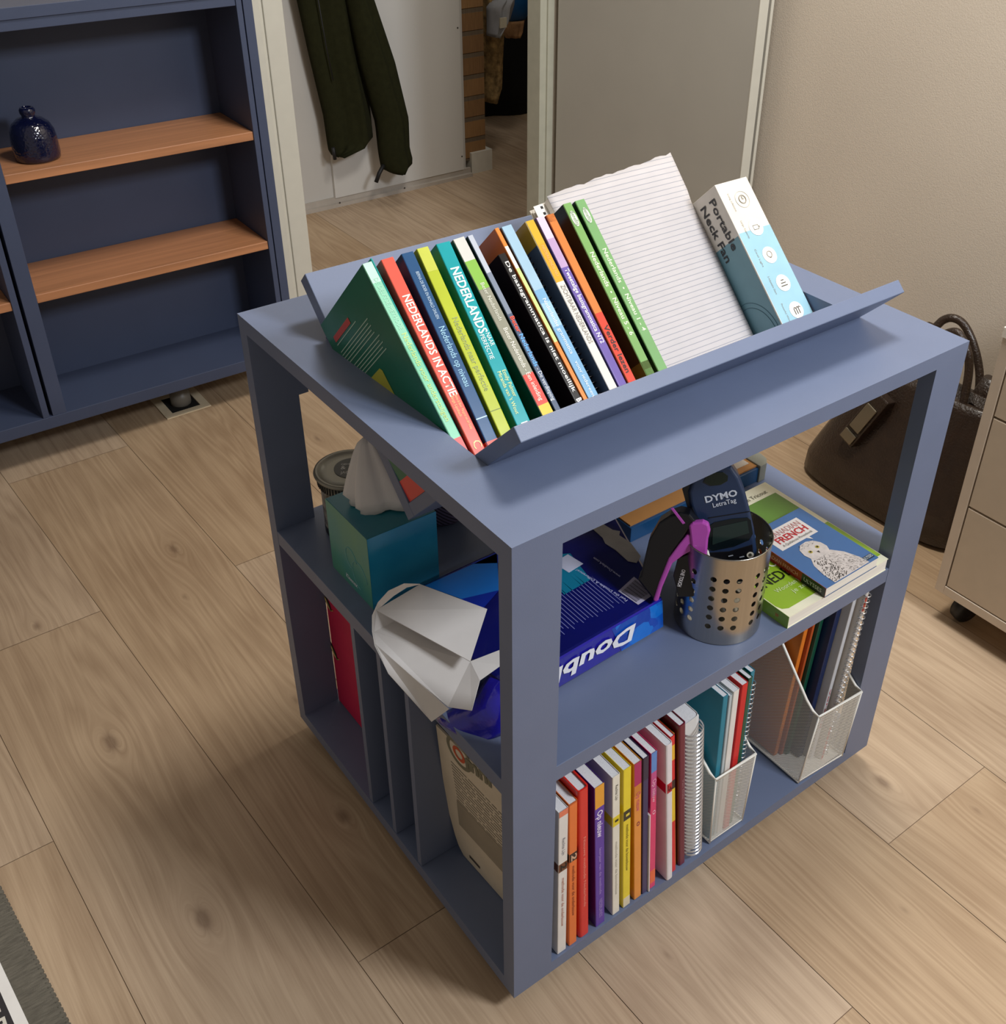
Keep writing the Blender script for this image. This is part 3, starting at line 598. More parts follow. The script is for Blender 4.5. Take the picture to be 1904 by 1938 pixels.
rb('workbook', 'amber workbook with magenta head', 'book', .2022, .1802, .0122, .284, 'd88a1c', spine='e8963c', bands=((0, .15, 'b01a60'), (.15, .22, 'd0802c')),
   texts=(('Op nieuw', .20, .33, .007, 'd05a80', .5), ('0', .41, .44, .005, '8a2a50', .5)))
rb('workbook', 'dark plum workbook between amber and pink ones', 'book', .2165, .1950, .0090, .284, '2c2350', spine='3a2f5e', bands=((0, .15, '2a2040'),))
rb('booklet', 'thin white booklet beside the dark plum workbook', 'booklet', .2260, .2130, .0020, .168, 'f0ece8', group=None, y=.0005)
rb('workbook', 'pink workbook with blue and orange head', 'book', .2300, .2075, .0100, .284, 'd82a6a', spine='e03a70', bands=((0, .13, '5a8ad0'), (.13, .30, 'c44a8a'), (.86, .96, 'ec6a3a')),
   texts=(('Op nieuw', .18, .34, .006, 'f6c8d8', .5), ('0', .40, .43, .005, 'f6c8d8', .5)))
rb('workbook', 'thick white workbook with a dark red band', 'book', .2575, .2272, .0105, .290, 'e6e2e6', y=-.002, wrap=((.265, .33, 'c0162a'),), rnd=.003,
   texts=(('3', .275, .32, .008, '5a0a10', .5),))
rb('workbook', 'narrow red and yellow workbook', 'book', .2722, .2395, .0072, .292, 'c21a20', spine='d8242a', y=.004, bands=((0, .06, 'd8242a'), (.06, .16, 'e8b42c'), (.30, .36, '30100c'), (.36, .60, 'e8c42c')))
rb('workbook', 'slim yellow workbook beside the maroon one', 'book', .2806, .2480, .0048, .285, 'd0a83c', spine='e0b848', y=.010)
rb('workbook', 'maroon hardcover textbook beside the spiral bound book', 'book', .2872, .2545, .0112, .300, '5a0f22', spine='6c1830', y=.005, rnd=.003, cov=.0015, texts=(('Van Dale', .36, .50, .003, 'b08a90', .5),))
sb, sf = rb('ring_bound_book', 'thick white book with a large silver spiral binding', 'book', .3005, .2690, .0300, .283, 'dcdcda', y=.014, group=None, rough=.5, rnd=.006)
sp = MB(); SIL = mat('silver_wire', 'd8dade', .22, .85)
for k in range(34):
    u = .012 + k * .0078
    for q in (0, .0022):
        sp.tube([sf.p(.0155 + .0158 * math.cos(a), .2055 + .0150 * math.sin(a), u + q) for a in [2 * math.pi * i / 20 for i in range(20)]], .00075, SIL, n=5, closed=True)
sp.build('spiral_binding', parent=sb)

# magazine files
def mesh_mat():
    m = bpy.data.materials.new('white_wire_mesh'); m.use_nodes = True; N = m.node_tree.nodes; L = m.node_tree.links; b = N['Principled BSDF']
    b.inputs['Base Color'].default_value = lin('dcdad2'); b.inputs['Roughness'].default_value = .4
    g = N.new('ShaderNodeTexCoord'); fs = []
    for v in ((1, 1, 1.15), (1, 1, -1.15)):
        d = N.new('ShaderNodeVectorMath'); d.operation = 'DOT_PRODUCT'; d.inputs[1].default_value = v; L.new(g.outputs['Object'], d.inputs[0])
        a = N.new('ShaderNodeMath'); a.operation = 'MULTIPLY'; a.inputs[1].default_value = 1 / .0036; L.new(d.outputs['Value'], a.inputs[0])
        f = N.new('ShaderNodeMath'); f.operation = 'FRACT'; L.new(a.outputs[0], f.inputs[0]); c = N.new('ShaderNodeMath'); c.operation = 'LESS_THAN'; c.inputs[1].default_value = .34; L.new(f.outputs[0], c.inputs[0]); fs.append(c.outputs[0])
    mx = N.new('ShaderNodeMath'); mx.operation = 'MAXIMUM'; L.new(fs[0], mx.inputs[0]); L.new(fs[1], mx.inputs[1])
    t = N.new('ShaderNodeBsdfTransparent'); ms = N.new('ShaderNodeMixShader'); L.new(mx.outputs[0], ms.inputs[0]); L.new(t.outputs[0], ms.inputs[1]); L.new(b.outputs[0], ms.inputs[2])
    L.new(ms.outputs[0], N['Material Output'].inputs[0]); return m
MESH = mesh_mat(); RIM = mat('white_metal_rim', 'efede4', .35)
def magfile(label, b, t, zf, yb=.214):
    """b, t: ((xl, y), (xr, y)) of the front bottom and front top; zf height of the front"""
    (bl, br), (tl_, tr_) = b, t; z0 = ZS + .0005
    o = thing('magazine_file', label, 'magazine file', ((bl[0] + br[0]) / 2, .1, z0), 'white wire mesh magazine files')
    BL, BR = Vector((bl[0], bl[1], z0)), Vector((br[0], br[1], z0)); TL_, TR_ = Vector((tl_[0], tl_[1], zf)), Vector((tr_[0], tr_[1], zf))
    zt = .318
    BBL, BBR = Vector((bl[0] + .001, yb, z0)), Vector((br[0] + .001, yb, z0)); TBL, TBR = Vector((tl_[0] + .001, yb, zt)), Vector((tr_[0] + .001, yb, zt))
    def side(B0, T0, B1, T1):                          # outline of a side: straight up, rounded, then a diagonal to the high back
        k = (zf - z0) / (T0.z - z0)
        pts = [B0, T0, T0.lerp(T1, .06) + Vector((0, 0, .002 - (T1.z - T0.z) * .06 * .4))]
        a = Vector((T0.x, T0.y + .026, zf + .014)); c = Vector((T1.x, T0.y + .150, zt - .004)); return [B0, T0, T0 + Vector((0, .012, .003)), a, c, T1, B1]
    sl, sr = side(BL, TL_, BBL, TBL), side(BR, TR_, BBR, TBR)
    MB().add(sl, [tuple(range(7))], MESH).build('side_mesh', parent=o); MB().add(sr, [tuple(range(7))], MESH).build('side_mesh', parent=o)
    MB().quad(BL, BR, TR_, TL_, MESH).build('front_mesh', parent=o)
    MB().quad(BBL, BBR, TBR, TBL, MESH).build('back_mesh', parent=o)
    MB().box((bl[0], max(bl[1], br[1]), z0), (br[0], yb, z0 + .0012)).build('bottom_plate', RIM, o)
    top = sl[1:6] + sr[5:0:-1]
    MB().tube(top, .0022, RIM, n=8, closed=True).build('rim', parent=o)
    MB().tube([BL + Vector((0, 0, .002)), BR + Vector((0, 0, .002)), BBR + Vector((0, 0, .002)), BBL + Vector((0, 0, .002))], .002, RIM, n=8, closed=True).build('base_wire', parent=o)
    MB().tube([BL, TL_], .0014, RIM, n=6).build('corner_wire', parent=o); MB().tube([BR, TR_], .0014, RIM, n=6).build('corner_wire', parent=o)
    return o
magfile('narrow white mesh magazine file beside the spiral bound book', ((.3475, .007), (.4125, .007)), ((.3360, .003), (.4125, .003)), .168)
magfile('wide white mesh magazine file at the right post', ((.5300, .004), (.6240, -.001)), ((.5400, -.001), (.6300, -.005)), .161)
def fold(name, label, cat, xb, xt, th, h, col, y, depth, rough=.4, **k):
    o, f = rb(name, label, cat, xb, xt, th, h, col, y=y, depth=depth, group=None, rough=rough, **k); return o
q0 = ZS; ZS = ZS + .003
GA = dict()
fold('folder', 'teal blue folder in the narrow magazine file', 'folder', .3500, .3380, .0090, .289, '0f7f9a', .012, .190)
fold('folder', 'pale blue plastic sleeve beside the teal folder', 'folder', .3600, .3490, .0050, .285, 'b9c6cc', .011, .190)
fold('notebook', 'white covered notebook in the narrow magazine file', 'notebook', .3660, .3560, .0105, .288, 'e6e4e0', .011, .190)
fold('notebook', 'red notebook in the narrow magazine file', 'notebook', .3785, .3700, .0110, .292, 'd01c22', .010, .190)
fold('folder', 'dark green folder beside the red notebook', 'folder', .3905, .3835, .0075, .294, '14503c', .012, .190)
tn = fold('notebook', 'teal notebook with silver wire binding at the file edge', 'notebook', .3990, .3935, .0080, .295, '17809a', .018, .185)
wb = MB()
for k in range(30):
    u = .02 + k * .0088
    wb.tube([Vector((.3990 - .0055 * u / .295 + .004 + .005 * math.cos(a), .0175 - .005 * math.sin(a), ZS + u)) for a in [2 * math.pi * i / 12 for i in range(12)]], .0009, SIL, n=5, closed=True)
wb.build('wire_binding', parent=tn)
fold('folder', 'orange cardboard folder in the wide magazine file', 'folder', .5370, .5580, .0085, .312, 'd8781c', .060, .150, rough=.6)
fold('folder', 'burnt orange folder behind the orange one', 'folder', .5475, .5685, .0050, .305, 'b4501c', .055, .150, rough=.6)
fold('folder', 'dark green folder in the wide magazine file', 'folder', .5540, .5760, .0080, .312, '0e4c3a', .050, .155)
fold('folder', 'navy blue folder in the wide magazine file', 'folder', .5640, .5870, .0110, .306, '0c2350', .035, .165)
fold('folder', 'white plastic folder leaning in the wide magazine file', 'folder', .5770, .6000, .0080, .316, 'c9ccd2', .022, .180, texts=(('verslag', .55, .80, .004, 'c0202a', .5),))
cw = fold('notebook', 'clear covered wire bound report at the right post', 'notebook', .5895, .6120, .0060, .333, 'cdcac6', .012, .180, bands=((.05, .13, 'b4483c'), (.80, 1, 'c62a30')))
wb = MB()
for k in range(32):
    u = .015 + k * .0098; x = .5895 + .0225 * u / .333
    wb.tube([Vector((x + .003 + .005 * math.cos(a), .0115 - .0045 * math.sin(a), ZS + u)) for a in [2 * math.pi * i / 12 for i in range(12)]], .0009, SIL, n=5, closed=True)
wb.build('wire_binding', parent=cw)
ZS = q0

# left bays of the bottom shelf
pk = thing('ring_folder', 'crimson ring folder in the far left bay of the bottom shelf', 'folder', (.08, .46, ZS))
MB().box((.0580, .366, ZS), (.098, .5655, .3435)).build('cover', cm('c4184a', .55), pk, bevel=.0015)
rg = MB()
for z in (.236, .136):
    rg = MB(); rg.tube([Vector((.0572, .566 - .024 * t, z + .006 - .020 * math.sin(t * 2.4) * .8)) for t in [i / 8 for i in range(9)]], .0013, mat('brass_ring', 'c8b070', .3, .8), n=6); rg.build('ring', parent=pk)
    MB().prism([Vector((.0578, .566, z + .014)), Vector((.0578, .566, z - .004)), Vector((.0578, .548, z - .010)), Vector((.0578, .552, z))], (-.0006, 0, 0)).build('finger_slot', BLACK, pk)
# paper carrier bag with the cut off grey and orange logo
BT, BB_, BR2 = hit(825, 1372, (0, 1, 0), (0, .2120, 0)), hit(877, 1618, (0, 0, 1), (0, 0, ZS)), hit(953, 1704, (0, 0, 1), (0, 0, ZS))
BN = (BT - BB_).cross(BR2 - BB_).normalized()
if BN.x > 0: BN = -BN
bp_ = lambda u, v, e=0: hit(u, v, BN, BB_ + BN * e)
BD = (BR2 - BB_).normalized(); BU = BN.cross(BD).normalized()
if BU.z < 0: BU = -BU
pb = thing('paper_bag', 'flat cream paper bag printed with small text beside the front books', 'bag', (.064, .11, ZS))
left = [bp_(*q) for q in ((877, 1618), (868, 1600), (861, 1579), (849, 1535), (838, 1471), (825, 1372))]
far = BB_ + BD * .182; top = left[-1] + BD * .186
MB().prism([far] + left + [left[-1].lerp(top, .0), top], -BN * .0025, mat('cream_paper', 'd2c6b0', .7, var=.04)).build('bag_body', parent=pb)
GRN = cm('77745f', .6)
def ringb(u, v, r0, r1, m):
    mb = MB(); c = bp_(u, v, .0005); n = 32
    for i in range(n):
        a, b_ = 2 * math.pi * i / n, 2 * math.pi * (i + 1) / n; P = lambda r_, t: c + BD * r_ * math.cos(t) + BU * r_ * math.sin(t)
        mb.quad(P(r0, a), P(r0, b_), P(r1, b_), P(r1, a))
    mb.build('logo_ring', m, pb)
ringb(868, 1427, .0200, .0260, GRN); ringb(868, 1428, .0075, .0128, cm('c4532c', .6))
l0, l1 = bp_(882, 1451, .0006), bp_(931, 1491, .0006)
lettering('logo_lettering', 'mni', l0, l1 - l0, BU, .026, GRN, pb, width=(l1 - l0).length, bold=.04)
rr = random.Random(2); st = bp_(853, 1440, .0004)
for k in range(14):
    y = 0
    tx = MB()
    while y < .150:
        L_ = rr.uniform(.008, .035); q = st + BD * y - BU * (k * .0066); tx.quad(q, q + BD * L_, q + BD * L_ - BU * .0015, q - BU * .0015); y += L_ + .003
    tx.build('text_line', cm('7a7062', .7), pb)
gpn = [bp_(864, 1514, .0005), bp_(869, 1560, .0005)]; MB().quad(gpn[0], gpn[0] + BD * .15, gpn[1] + BD * .15, gpn[1]).build('grey_panel', cm('9a907e', .7), pb)
gq = bp_(888, 1618, .0005); MB().quad(gq, gq + BD * .024, gq + BD * .024 - BU * .006, gq - BU * .006).build('print_mark', cm('4a443c', .7), pb)

# ------------------------------------------------------------------ middle shelf
tbx = thing('tissue_box', 'teal blue cube tissue box with a white tissue pulled up', 'tissue box', (.078, .4, S))
tx0, tx1, ty0, ty1, tz = .0268, .1270, .3435, .4520, .5030
def grad_mat(name, ca, cb_, sc):
    m = mat(name, ca, .3, var=.0, scale=12); N = m.node_tree.nodes; L = m.node_tree.links
    r = [n for n in N if n.type == 'VALTORGB'][0]; r.color_ramp.elements[0].color = lin(ca); r.color_ramp.elements[1].color = lin(cb_)
    [n for n in N if n.type == 'TEX_NOISE'][0].inputs['Scale'].default_value = sc; return m
TG, TB_ = grad_mat('green_teal_print', '3a8c8a', '549678', 14), grad_mat('blue_print', '1c86b4', '3aa6d2', 9)
mb = MB(); mb.box((tx0, ty0, S), (tx1, ty1, tz), grad_mat('teal_print', '2a7786', '1c6a80', 12))
mb.quad((tx0 - .0002, ty0, S), (tx0 - .0002, ty1, S), (tx0 - .0002, ty1, tz), (tx0 - .0002, ty0, tz), TG)
mb.quad((tx0, ty0 - .0002, S), (tx1, ty0 - .0002, S), (tx1, ty0 - .0002, tz), (tx0, ty0 - .0002, tz), TB_)
mb.build('carton', parent=tbx, bevel=.0008)
lettering('brand_lettering', 'Kleenex', (tx0 - .0004, ty1 - .040, S + .010), (0, -1, 0), (0, 0, 1), .007, cm('d8e8ee', .4), tbx, width=.030, bold=.02)
dr = MB()
for cyc, cz, r_ in ((.395, S + .052, .016), (.375, S + .035, .022)):
    dr.tube([(tx0 - .0004, cyc - r_ * math.cos(t) * (1 - t / 12), cz + r_ * math.sin(t)) for t in [i * .35 for i in range(15)]], .0005, cm('6aa8ae', .4), n=4)
dr.build('leaf_drawing', parent=tbx)
ts_ = MB(); secs = []
for i in range(15):
    t = i / 14; z = tz + .0005 + .088 * t; cx_, cy_ = .079 + .000 * t, .400 + .022 * t
    rw = (.046 * (1 - t) ** .75 + .008) * (1 if t < .97 else .7); rd = (.030 * (1 - t) ** .8 + .004)
    sec = []
    for k in range(36):
        a = 2 * math.pi * k / 36; fl = 1 + .16 * math.sin(5 * a + 1 + t * .8) + .08 * math.sin(9 * a + t * 2)
        if t < .08: fl *= .80
        sec.append(Vector((cx_ + rw * fl * math.cos(a) * .76, cy_ - rw * .45 * fl * math.cos(a) * .5 + rd * fl * math.sin(a), z + .003 * math.sin(3 * a) * (1 - t))))
    secs.append(sec)
ts_.loft(secs, mat('tissue', 'd9d5d2', .9, var=.03), smooth=True); ts_.build('tissue', parent=tbx)
# storage jar
jc = (.094, .513)
jar = thing('storage_jar', 'glass jar with grey metal lid and black round label', 'jar', (jc[0], jc[1], S))
MB().lathe([(.040, 0), (.0415, .004), (.0415, .075), (.040, .084)], (jc[0], jc[1], S), mat('patterned_jar_print', '8b867e', .25, var=.8, scale=70), n=40).build('body', parent=jar)
MB().lathe([(.0417, .004), (.0417, .016)], (jc[0], jc[1], S), cm('121214', .3), n=40, cap=False).build('label_band', parent=jar)
LID = mat('grey_lid', '8a877c', .32, .4)
MB().lathe([(.0435, .080), (.0440, .084), (.0440, .094), (.0475, .0955), (.0490, .098), (.0480, .1005), (.0430, .1010), (.0410, .0990), (.0300, .0992), (.028, .0992)], (jc[0], jc[1], S), LID, n=56).build('lid', parent=jar)
rid = MB()
for k in range(60):
    a = 2 * math.pi * k / 60; c = Vector((jc[0] + .0446 * math.cos(a), jc[1] + .0446 * math.sin(a), S)); rid.tube([c + Vector((0, 0, .082)), c + Vector((0, 0, .0935))], .0009, cm('2c2a26', .4), n=4)
rid.build('lid_ribs', parent=jar)
dk = MB().lathe([(.0245, .0993), (.0245, .0999)], (jc[0] + .004, jc[1], S), cm('0e0e10', .35), n=40).build('lid_label', parent=jar)
dxl = Vector((.86, -.51, 0)); dyl = Vector((.51, .86, 0))
for s, o_, hh, ww in (('GEHEIMEN', .007, .0045, .028), ('&', -.003, .008, None), ('JACHTING', -.014, .006, .032)):
    lettering('lid_lettering', s, Vector((jc[0] + .004, jc[1], S + .1)) - dxl * .015 + dyl * o_, dxl, dyl, hh, cm('d8d8d4', .5), jar, width=ww)
# patterned mug behind the tissue box
mg = MB().lathe([(.034, 0), (.038, .005), (.040, .03), (.041, .095), (.0385, .095), (.037, .006)], (.211, .471, S), lined('word_pattern_print', '7a7094', '201a30', (1, -.5, 1.4), .0085, .35), n=40).build('mug'); tag(mg, 'purple grey mug with dark word pattern behind the tissue box', 'mug')

# ream of copy paper, wrapper torn open at the left end
rm = thing('paper_ream', 'blue wrapped ream of copy paper, torn open at one end', 'paper ream', (.16, .19, S))
def facet_mat(name, cols, sc=14, rough=.18):
    m = bpy.data.materials.new(name); m.use_nodes = True; N = m.node_tree.nodes; L = m.node_tree.links; b = N['Principled BSDF']; b.inputs['Roughness'].default_value = rough; b.inputs['Coat Weight'].default_value = .3
    tc = N.new('ShaderNodeTexCoord'); v = N.new('ShaderNodeTexVoronoi'); v.inputs['Scale'].default_value = sc; v.distance = 'MANHATTAN'; r = N.new('ShaderNodeValToRGB')
    mp = N.new('ShaderNodeMapping'); mp.inputs['Rotation'].default_value = (.3, .2, .7); mp.inputs['Scale'].default_value = (1, 2.2, 1)
    while len(r.color_ramp.elements) < len(cols): r.color_ramp.elements.new(.5)
    for i, c_ in enumerate(cols): r.color_ramp.elements[i].position = i / (len(cols) - 1); r.color_ramp.elements[i].color = lin(c_)
    L.new(tc.outputs['Object'], mp.inputs[0]); L.new(mp.outputs[0], v.inputs['Vector']); L.new(v.outputs['Color'], r.inputs[0]); L.new(r.outputs[0], b.inputs['Base Color'])
    n2 = N.new('ShaderNodeTexNoise'); n2.inputs['Scale'].default_value = 55; bp = N.new('ShaderNodeBump'); bp.inputs['Distance'].default_value = .003; bp.inputs['Strength'].default_value = .35
    L.new(tc.outputs['Object'], n2.inputs['Vector']); L.new(n2.outputs['Fac'], bp.inputs['Height']); L.new(bp.outputs[0], b.inputs['Normal']); return m
NAVY = mat('navy_wrapper', '0a0f5c', .22, var=.15, scale=10, bump=.35, bscale=40, coat=.4)
BRT = facet_mat('bright_blue_facets', ['0a1a8a', '0a48b8', '1478dc', '0a2fa0', '1a86e0'], 38)
WRP = mat('purple_blue_wrapper', '201a9a', .16, var=.12, scale=12, bump=1.0, bscale=45, coat=.5)
zr = S + .0505
b0 = [(.055, .0877, S + .0004), (.3050, .0962, S + .0004), (.3300, .3030, S + .0004), (.030, .2960, S + .0004)]
t0 = [(.058, .0885, zr), (.3010, .0990, zr), (.3640, .2620, zr), (.3560, .3030, zr)]
t0 = t0 + [(.03, .2965, zr)]; b0 = b0[:2] + [(.330, .262, S + .0004), (.330, .303, S + .0004), (.03, .2965, S + .0004)]
mb = MB(); n = 5; mb.add(b0 + t0, [tuple(range(n - 1, -1, -1))], NAVY)
mb.add(t0, [tuple(range(n))], NAVY)
for i in range(n):
    j = (i + 1) % n; mb.add([b0[i], b0[j], t0[j], t0[i]], [(0, 1, 2, 3)], WRP if i == 0 else NAVY)
mb.build('wrapper', parent=rm, bevel=.004)
def on_front(x, z, e=-.0006): 
    k = (z - S) / .0505; y = .0862 + (.0962 - .0862) * (x - .012) / .293 + (.0028 if x > .2 else .0008) * k; return Vector((x, y + e, z))
MB().quad(on_front(.232, S + .003), on_front(.3035, S + .003), on_front(.3000, S + .047), on_front(.215, S + .047)).build('bright_print', BRT, rm)
lettering('brand_lettering', 'Double A', on_front(.2535, S + .036, -.0022), (-1, -.034, 0), (0, 0, -1), .024, cm('f4f4fa', .3), rm, width=.200, bold=.03, shear=.15)
up = lambda x, y: Vector((x, y, zr + .0006))
fc = MB()
for q, c_ in (((( .075, .292), (.185, .292), (.145, .230), (.098, .244)), '1a6ec4'), (((.035, .240), (.098, .244), (.145, .230), (.080, .200)), '0c2a98'), (((.145, .294), (.25, .294), (.20, .258)), '1238b0'), (((.205, .175), (.250, .178), (.262, .235), (.215, .262)), '127494')):
    fc.add([up(*p) for p in q], [tuple(range(len(q)))], cm(c_, .2))
fc.build('facet_print', parent=rm)
pt = [(.3187, .2577), (.328, .2625), (.3366, .2592), (.3390, .240), (.3450, .232), (.3383, .226), (.3400, .205), (.3317, .1749), (.3186, .1683), (.3120, .1776), (.3140, .205), (.3120, .2237), (.3170, .235)]
MB().prism([up(*p) for p in pt], (0, 0, .0008)).build('torn_patch', mat('grey_paper_core', 'a9a5a0', .85, var=.08, scale=60), rm)
bc = MB(); bq = [up(.2633, .1402), up(.2976, .1494), up(.2972, .1090), up(.2664, .1058)]
bc.add([p + Vector((0, 0, .0002)) for p in bq], [(0, 1, 2, 3)], cm('b4b0c8', .4))
for k in range(17):
    a = .06 + k * .052; b_ = a + (.016 if k % 3 else .03)
    P = lambda s_, t_: bq[0].lerp(bq[3], s_).lerp(bq[1].lerp(bq[2], s_), t_) + Vector((0, 0, .0005))
    bc.quad(P(.12, a), P(.12, b_), P(.86, b_), P(.86, a), cm('1a1a30', .4))
bc.build('barcode', parent=rm)
tl_ = MB(); rr = random.Random(9)
for k in range(26):
    x = .150 + k * .0052
    y = .118 + rr.uniform(0, .01); 
    if x > .255: continue
    tl_.quad(up(x, y), up(x + .0011, y), up(x + .0011, y + rr.uniform(.05, .085)), up(x, y + .05))
tl_.build('small_print', cm('6a70b4', .5), rm)
lettering('small_lettering', 'Feel the Double A Difference!', up(.262, .120) + Vector((0, 0, 0)), (-.15, 1, 0), (-1, -.15, 0), .0042, cm('c4c8ec', .5), rm, width=.085)
lettering('small_lettering', 'www.DoubleA.com', up(.285, .160), (-.05, 1, 0), (-1, -.05, 0), .0040, cm('c4c8ec', .5), rm, width=.05)
cp = MB().prism([up(.236, .205), up(.262, .208), up(.258, .235), up(.232, .232)], (0, 0, .0004), cm('bfc3da', .4)); cp.build('printed_panel', parent=rm)
# torn white paper folds at the open end
ZP = lambda u, v, z: hit(u, v, (0, 0, 1), (0, 0, z))
XP = lambda u, v, x: hit(u, v, (1, 0, 0), (x, 0, 0))
WP = mat('wrapper_inside_paper', 'd6d2ce', .7, var=.03)
fp = MB()
def sheet2(mb, pts, th, m=WP):
    nn = (pts[1] - pts[0]).cross(pts[2] - pts[0]).normalized(); mb.prism([p + nn * th / 2 for p in pts], -nn * th, m)
A1, A2, A3, A4 = XP(712, 1155, -.012), ZP(795, 1106, .462), ZP(922, 1153, .464), ZP(890, 1252, .462)
sheet2(fp, [A1, A2, A3, A4], .0008)
B1, B2, B3 = XP(708, 1196, -.022), ZP(748, 1175, .452), ZP(890, 1252, .4455)
B3 = ZP(890, 1252, .4460); B4, B5, B5b, B6 = ZP(952, 1228, .4470), ZP(950, 1258, .4475), ZP(908, 1288, .4440), XP(893, 1345, .010)
B7, B8 = XP(848, 1338, -.004), XP(712, 1222, -.030)
for tri in ((B1, B2, B3), (B1, B3, B7), (B3, B4, B5), (B3, B5, B5b), (B3, B5b, B6), (B3, B6, B7), (B1, B7, B8)): sheet2(fp, list(tri), .0007)
C1, C2, C3, C4 = XP(710, 1218, -.034), XP(850, 1342, -.012), XP(817, 1366, -.026), XP(735, 1275, -.040)
sheet2(fp, [C1, C2, C3], .0007); sheet2(fp, [C1, C3, C4], .0007)
# rolled edge band joining the folds on the left
arc = [(795, 1105, .0), (765, 1104, -.01), (735, 1118, -.018), (715, 1140, -.024), (704, 1165, -.030), (704, 1195, -.036), (709, 1222, -.040), (735, 1275, -.042)]
ip = [A2, XP(770, 1112, .004), XP(745, 1128, -.004), XP(722, 1148, -.010), A1, B1, XP(714, 1222, -.026), C4]
for k in range(len(arc) - 1):
    a, b_ = XP(*arc[k]), XP(*arc[k + 1]); fp.add([a, b_, ip[k + 1], ip[k], a + Vector((.0006, 0, -.0004)), b_ + Vector((.0006, 0, -.0004))], [(0, 1, 2, 3), (0, 1, 5, 4)], WP)
sheet2(fp, [A1, B2, B1], .0006, mat('wrapper_inside_paper', 'd6d2ce', .7))
fp.build('torn_paper_folds', parent=rm)
bg = MB(); G = [[ZP(958, 1250, .4370), ZP(914, 1286, .4350), XP(897, 1335, .026), XP(858, 1337, .012), XP(817, 1360, -.002)],
                [ZP(985, 1250, .440), ZP(955, 1285, .4410), XP(925, 1330, .028), XP(870, 1372, .003), XP(845, 1378, -.006)],
                [ZP(1005, 1290, .435), XP(970, 1325, .050), XP(945, 1355, .034), XP(905, 1402, .015), XP(872, 1394, .0035)],
                [ZP(1010, 1345, .395), XP(985, 1370, .060), XP(955, 1390, .040), XP(920, 1402, .018), XP(895, 1404, .010)]]
vs = [p for r_ in G for p in r_]
bg.add(vs, [(j * 5 + i, j * 5 + i + 1, (j + 1) * 5 + i + 1, (j + 1) * 5 + i) for j in range(3) for i in range(4)], WRP, True)
bo = bg.build('crumpled_wrapper', parent=rm); bo.modifiers.new('s', 'SUBSURF').render_levels = 2; so = bo.modifiers.new('t', 'SOLIDIFY'); so.thickness = .0008

# perforated steel cup
CU = Vector((.3744, .0718, S)); dd = Vector((.76271, .64674, 0)); per = Vector((.64674, -.76271, 0)); RC, HC = .0550, .135
STEEL = mat('brushed_steel', 'b9b4aa', .27, 1, var=.06, scale=1, stretch=(260, 260, 4))
cup = thing('utensil_cup', 'perforated brushed steel utensil cup holding the label maker', 'cup', CU)
mb = MB(); NC = 66; rowsz = [.0035]; 
cellz = .0148; hz0 = .0215
zs = [.0012, .010, hz0] + [hz0 + cellz * (k + 1) for k in range(6)] + [hz0 + cellz * 6 + .010, HC - .004, HC]
def cp_(th, z): return CU - dd * RC * math.cos(th) + per * RC * math.sin(th) + Vector((0, 0, z))
dth = 2 * math.pi / NC; cw_ = 3      # three mesh columns per hole cell
hole_cols = {}
for g_ in range(6):
    for q in (-1, 0, 1): hole_cols[(math.radians(7 + 60 * g_ + 16.4 * q)) % (2 * math.pi)] = 1
hc = sorted(hole_cols); hw = math.radians(16.4) / 2
bounds = []
for a in hc: bounds.append((a - hw + 1e-6, a + hw - 1e-6, True))
allb = []; prev = bounds[-1][1] - 2 * math.pi
for a, b_, h_ in bounds:
    if a - prev > .02: allb.append((prev, a, False))
    allb.append((a, b_, True)); prev = b_
for a, b_, h_ in allb:
    for r_ in range(len(zs) - 1):
        z0_, z1_ = zs[r_], zs[r_ + 1]
        if h_ and 2 <= r_ <= 7:
            ca, cz_ = (a + b_) / 2, (z0_ + z1_) / 2; rh = .0039; P_, Q_ = [], []
            for k in range(16):
                t = 2 * math.pi * k / 16 + math.pi / 4; sx, sz = math.cos(t), math.sin(t); s_ = 1 / max(abs(sx), abs(sz))
                P_.append(cp_(ca + sx * s_ * (b_ - a) / 2, cz_ + sz * s_ * (z1_ - z0_) / 2)); Q_.append(cp_(ca + sx * rh / RC, cz_ + sz * rh))
            K_ = [cp_(ca + math.cos(2 * math.pi * k / 16 + math.pi / 4) * (rh + .0010) / RC, cz_ + math.sin(2 * math.pi * k / 16 + math.pi / 4) * (rh + .0010)) for k in range(16)]
            mb.add(P_ + K_ + Q_, [(k + q * 16, (k + 1) % 16 + q * 16, 16 + (k + 1) % 16 + q * 16, 16 + k + q * 16) for k in range(16) for q in (0, 1)], STEEL, True)
        else:
            m2 = 4
            for k in range(m2):
                aa, bb = a + (b_ - a) * k / m2, a + (b_ - a) * (k + 1) / m2
                mb.add([cp_(aa, z0_), cp_(bb, z0_), cp_(bb, z1_), cp_(aa, z1_)], [(0, 1, 2, 3)], STEEL, True)
cb_o = mb.build('wall', parent=cup); sd = cb_o.modifiers.new('t', 'SOLIDIFY'); sd.thickness = .0007; sd.offset = -1; es = cb_o.modifiers.new('e', 'EDGE_SPLIT'); es.split_angle = math.radians(35)
MB().lathe([(RC - .003, .0004), (RC - .001, .0006), (RC - .0002, .0018), (RC - .003, .003)], CU, STEEL, n=60).build('bottom', parent=cup)
MB().tube([cp_(2 * math.pi * k / 60, HC) for k in range(60)], .0011, STEEL, n=6, closed=True).build('rim', parent=cup)

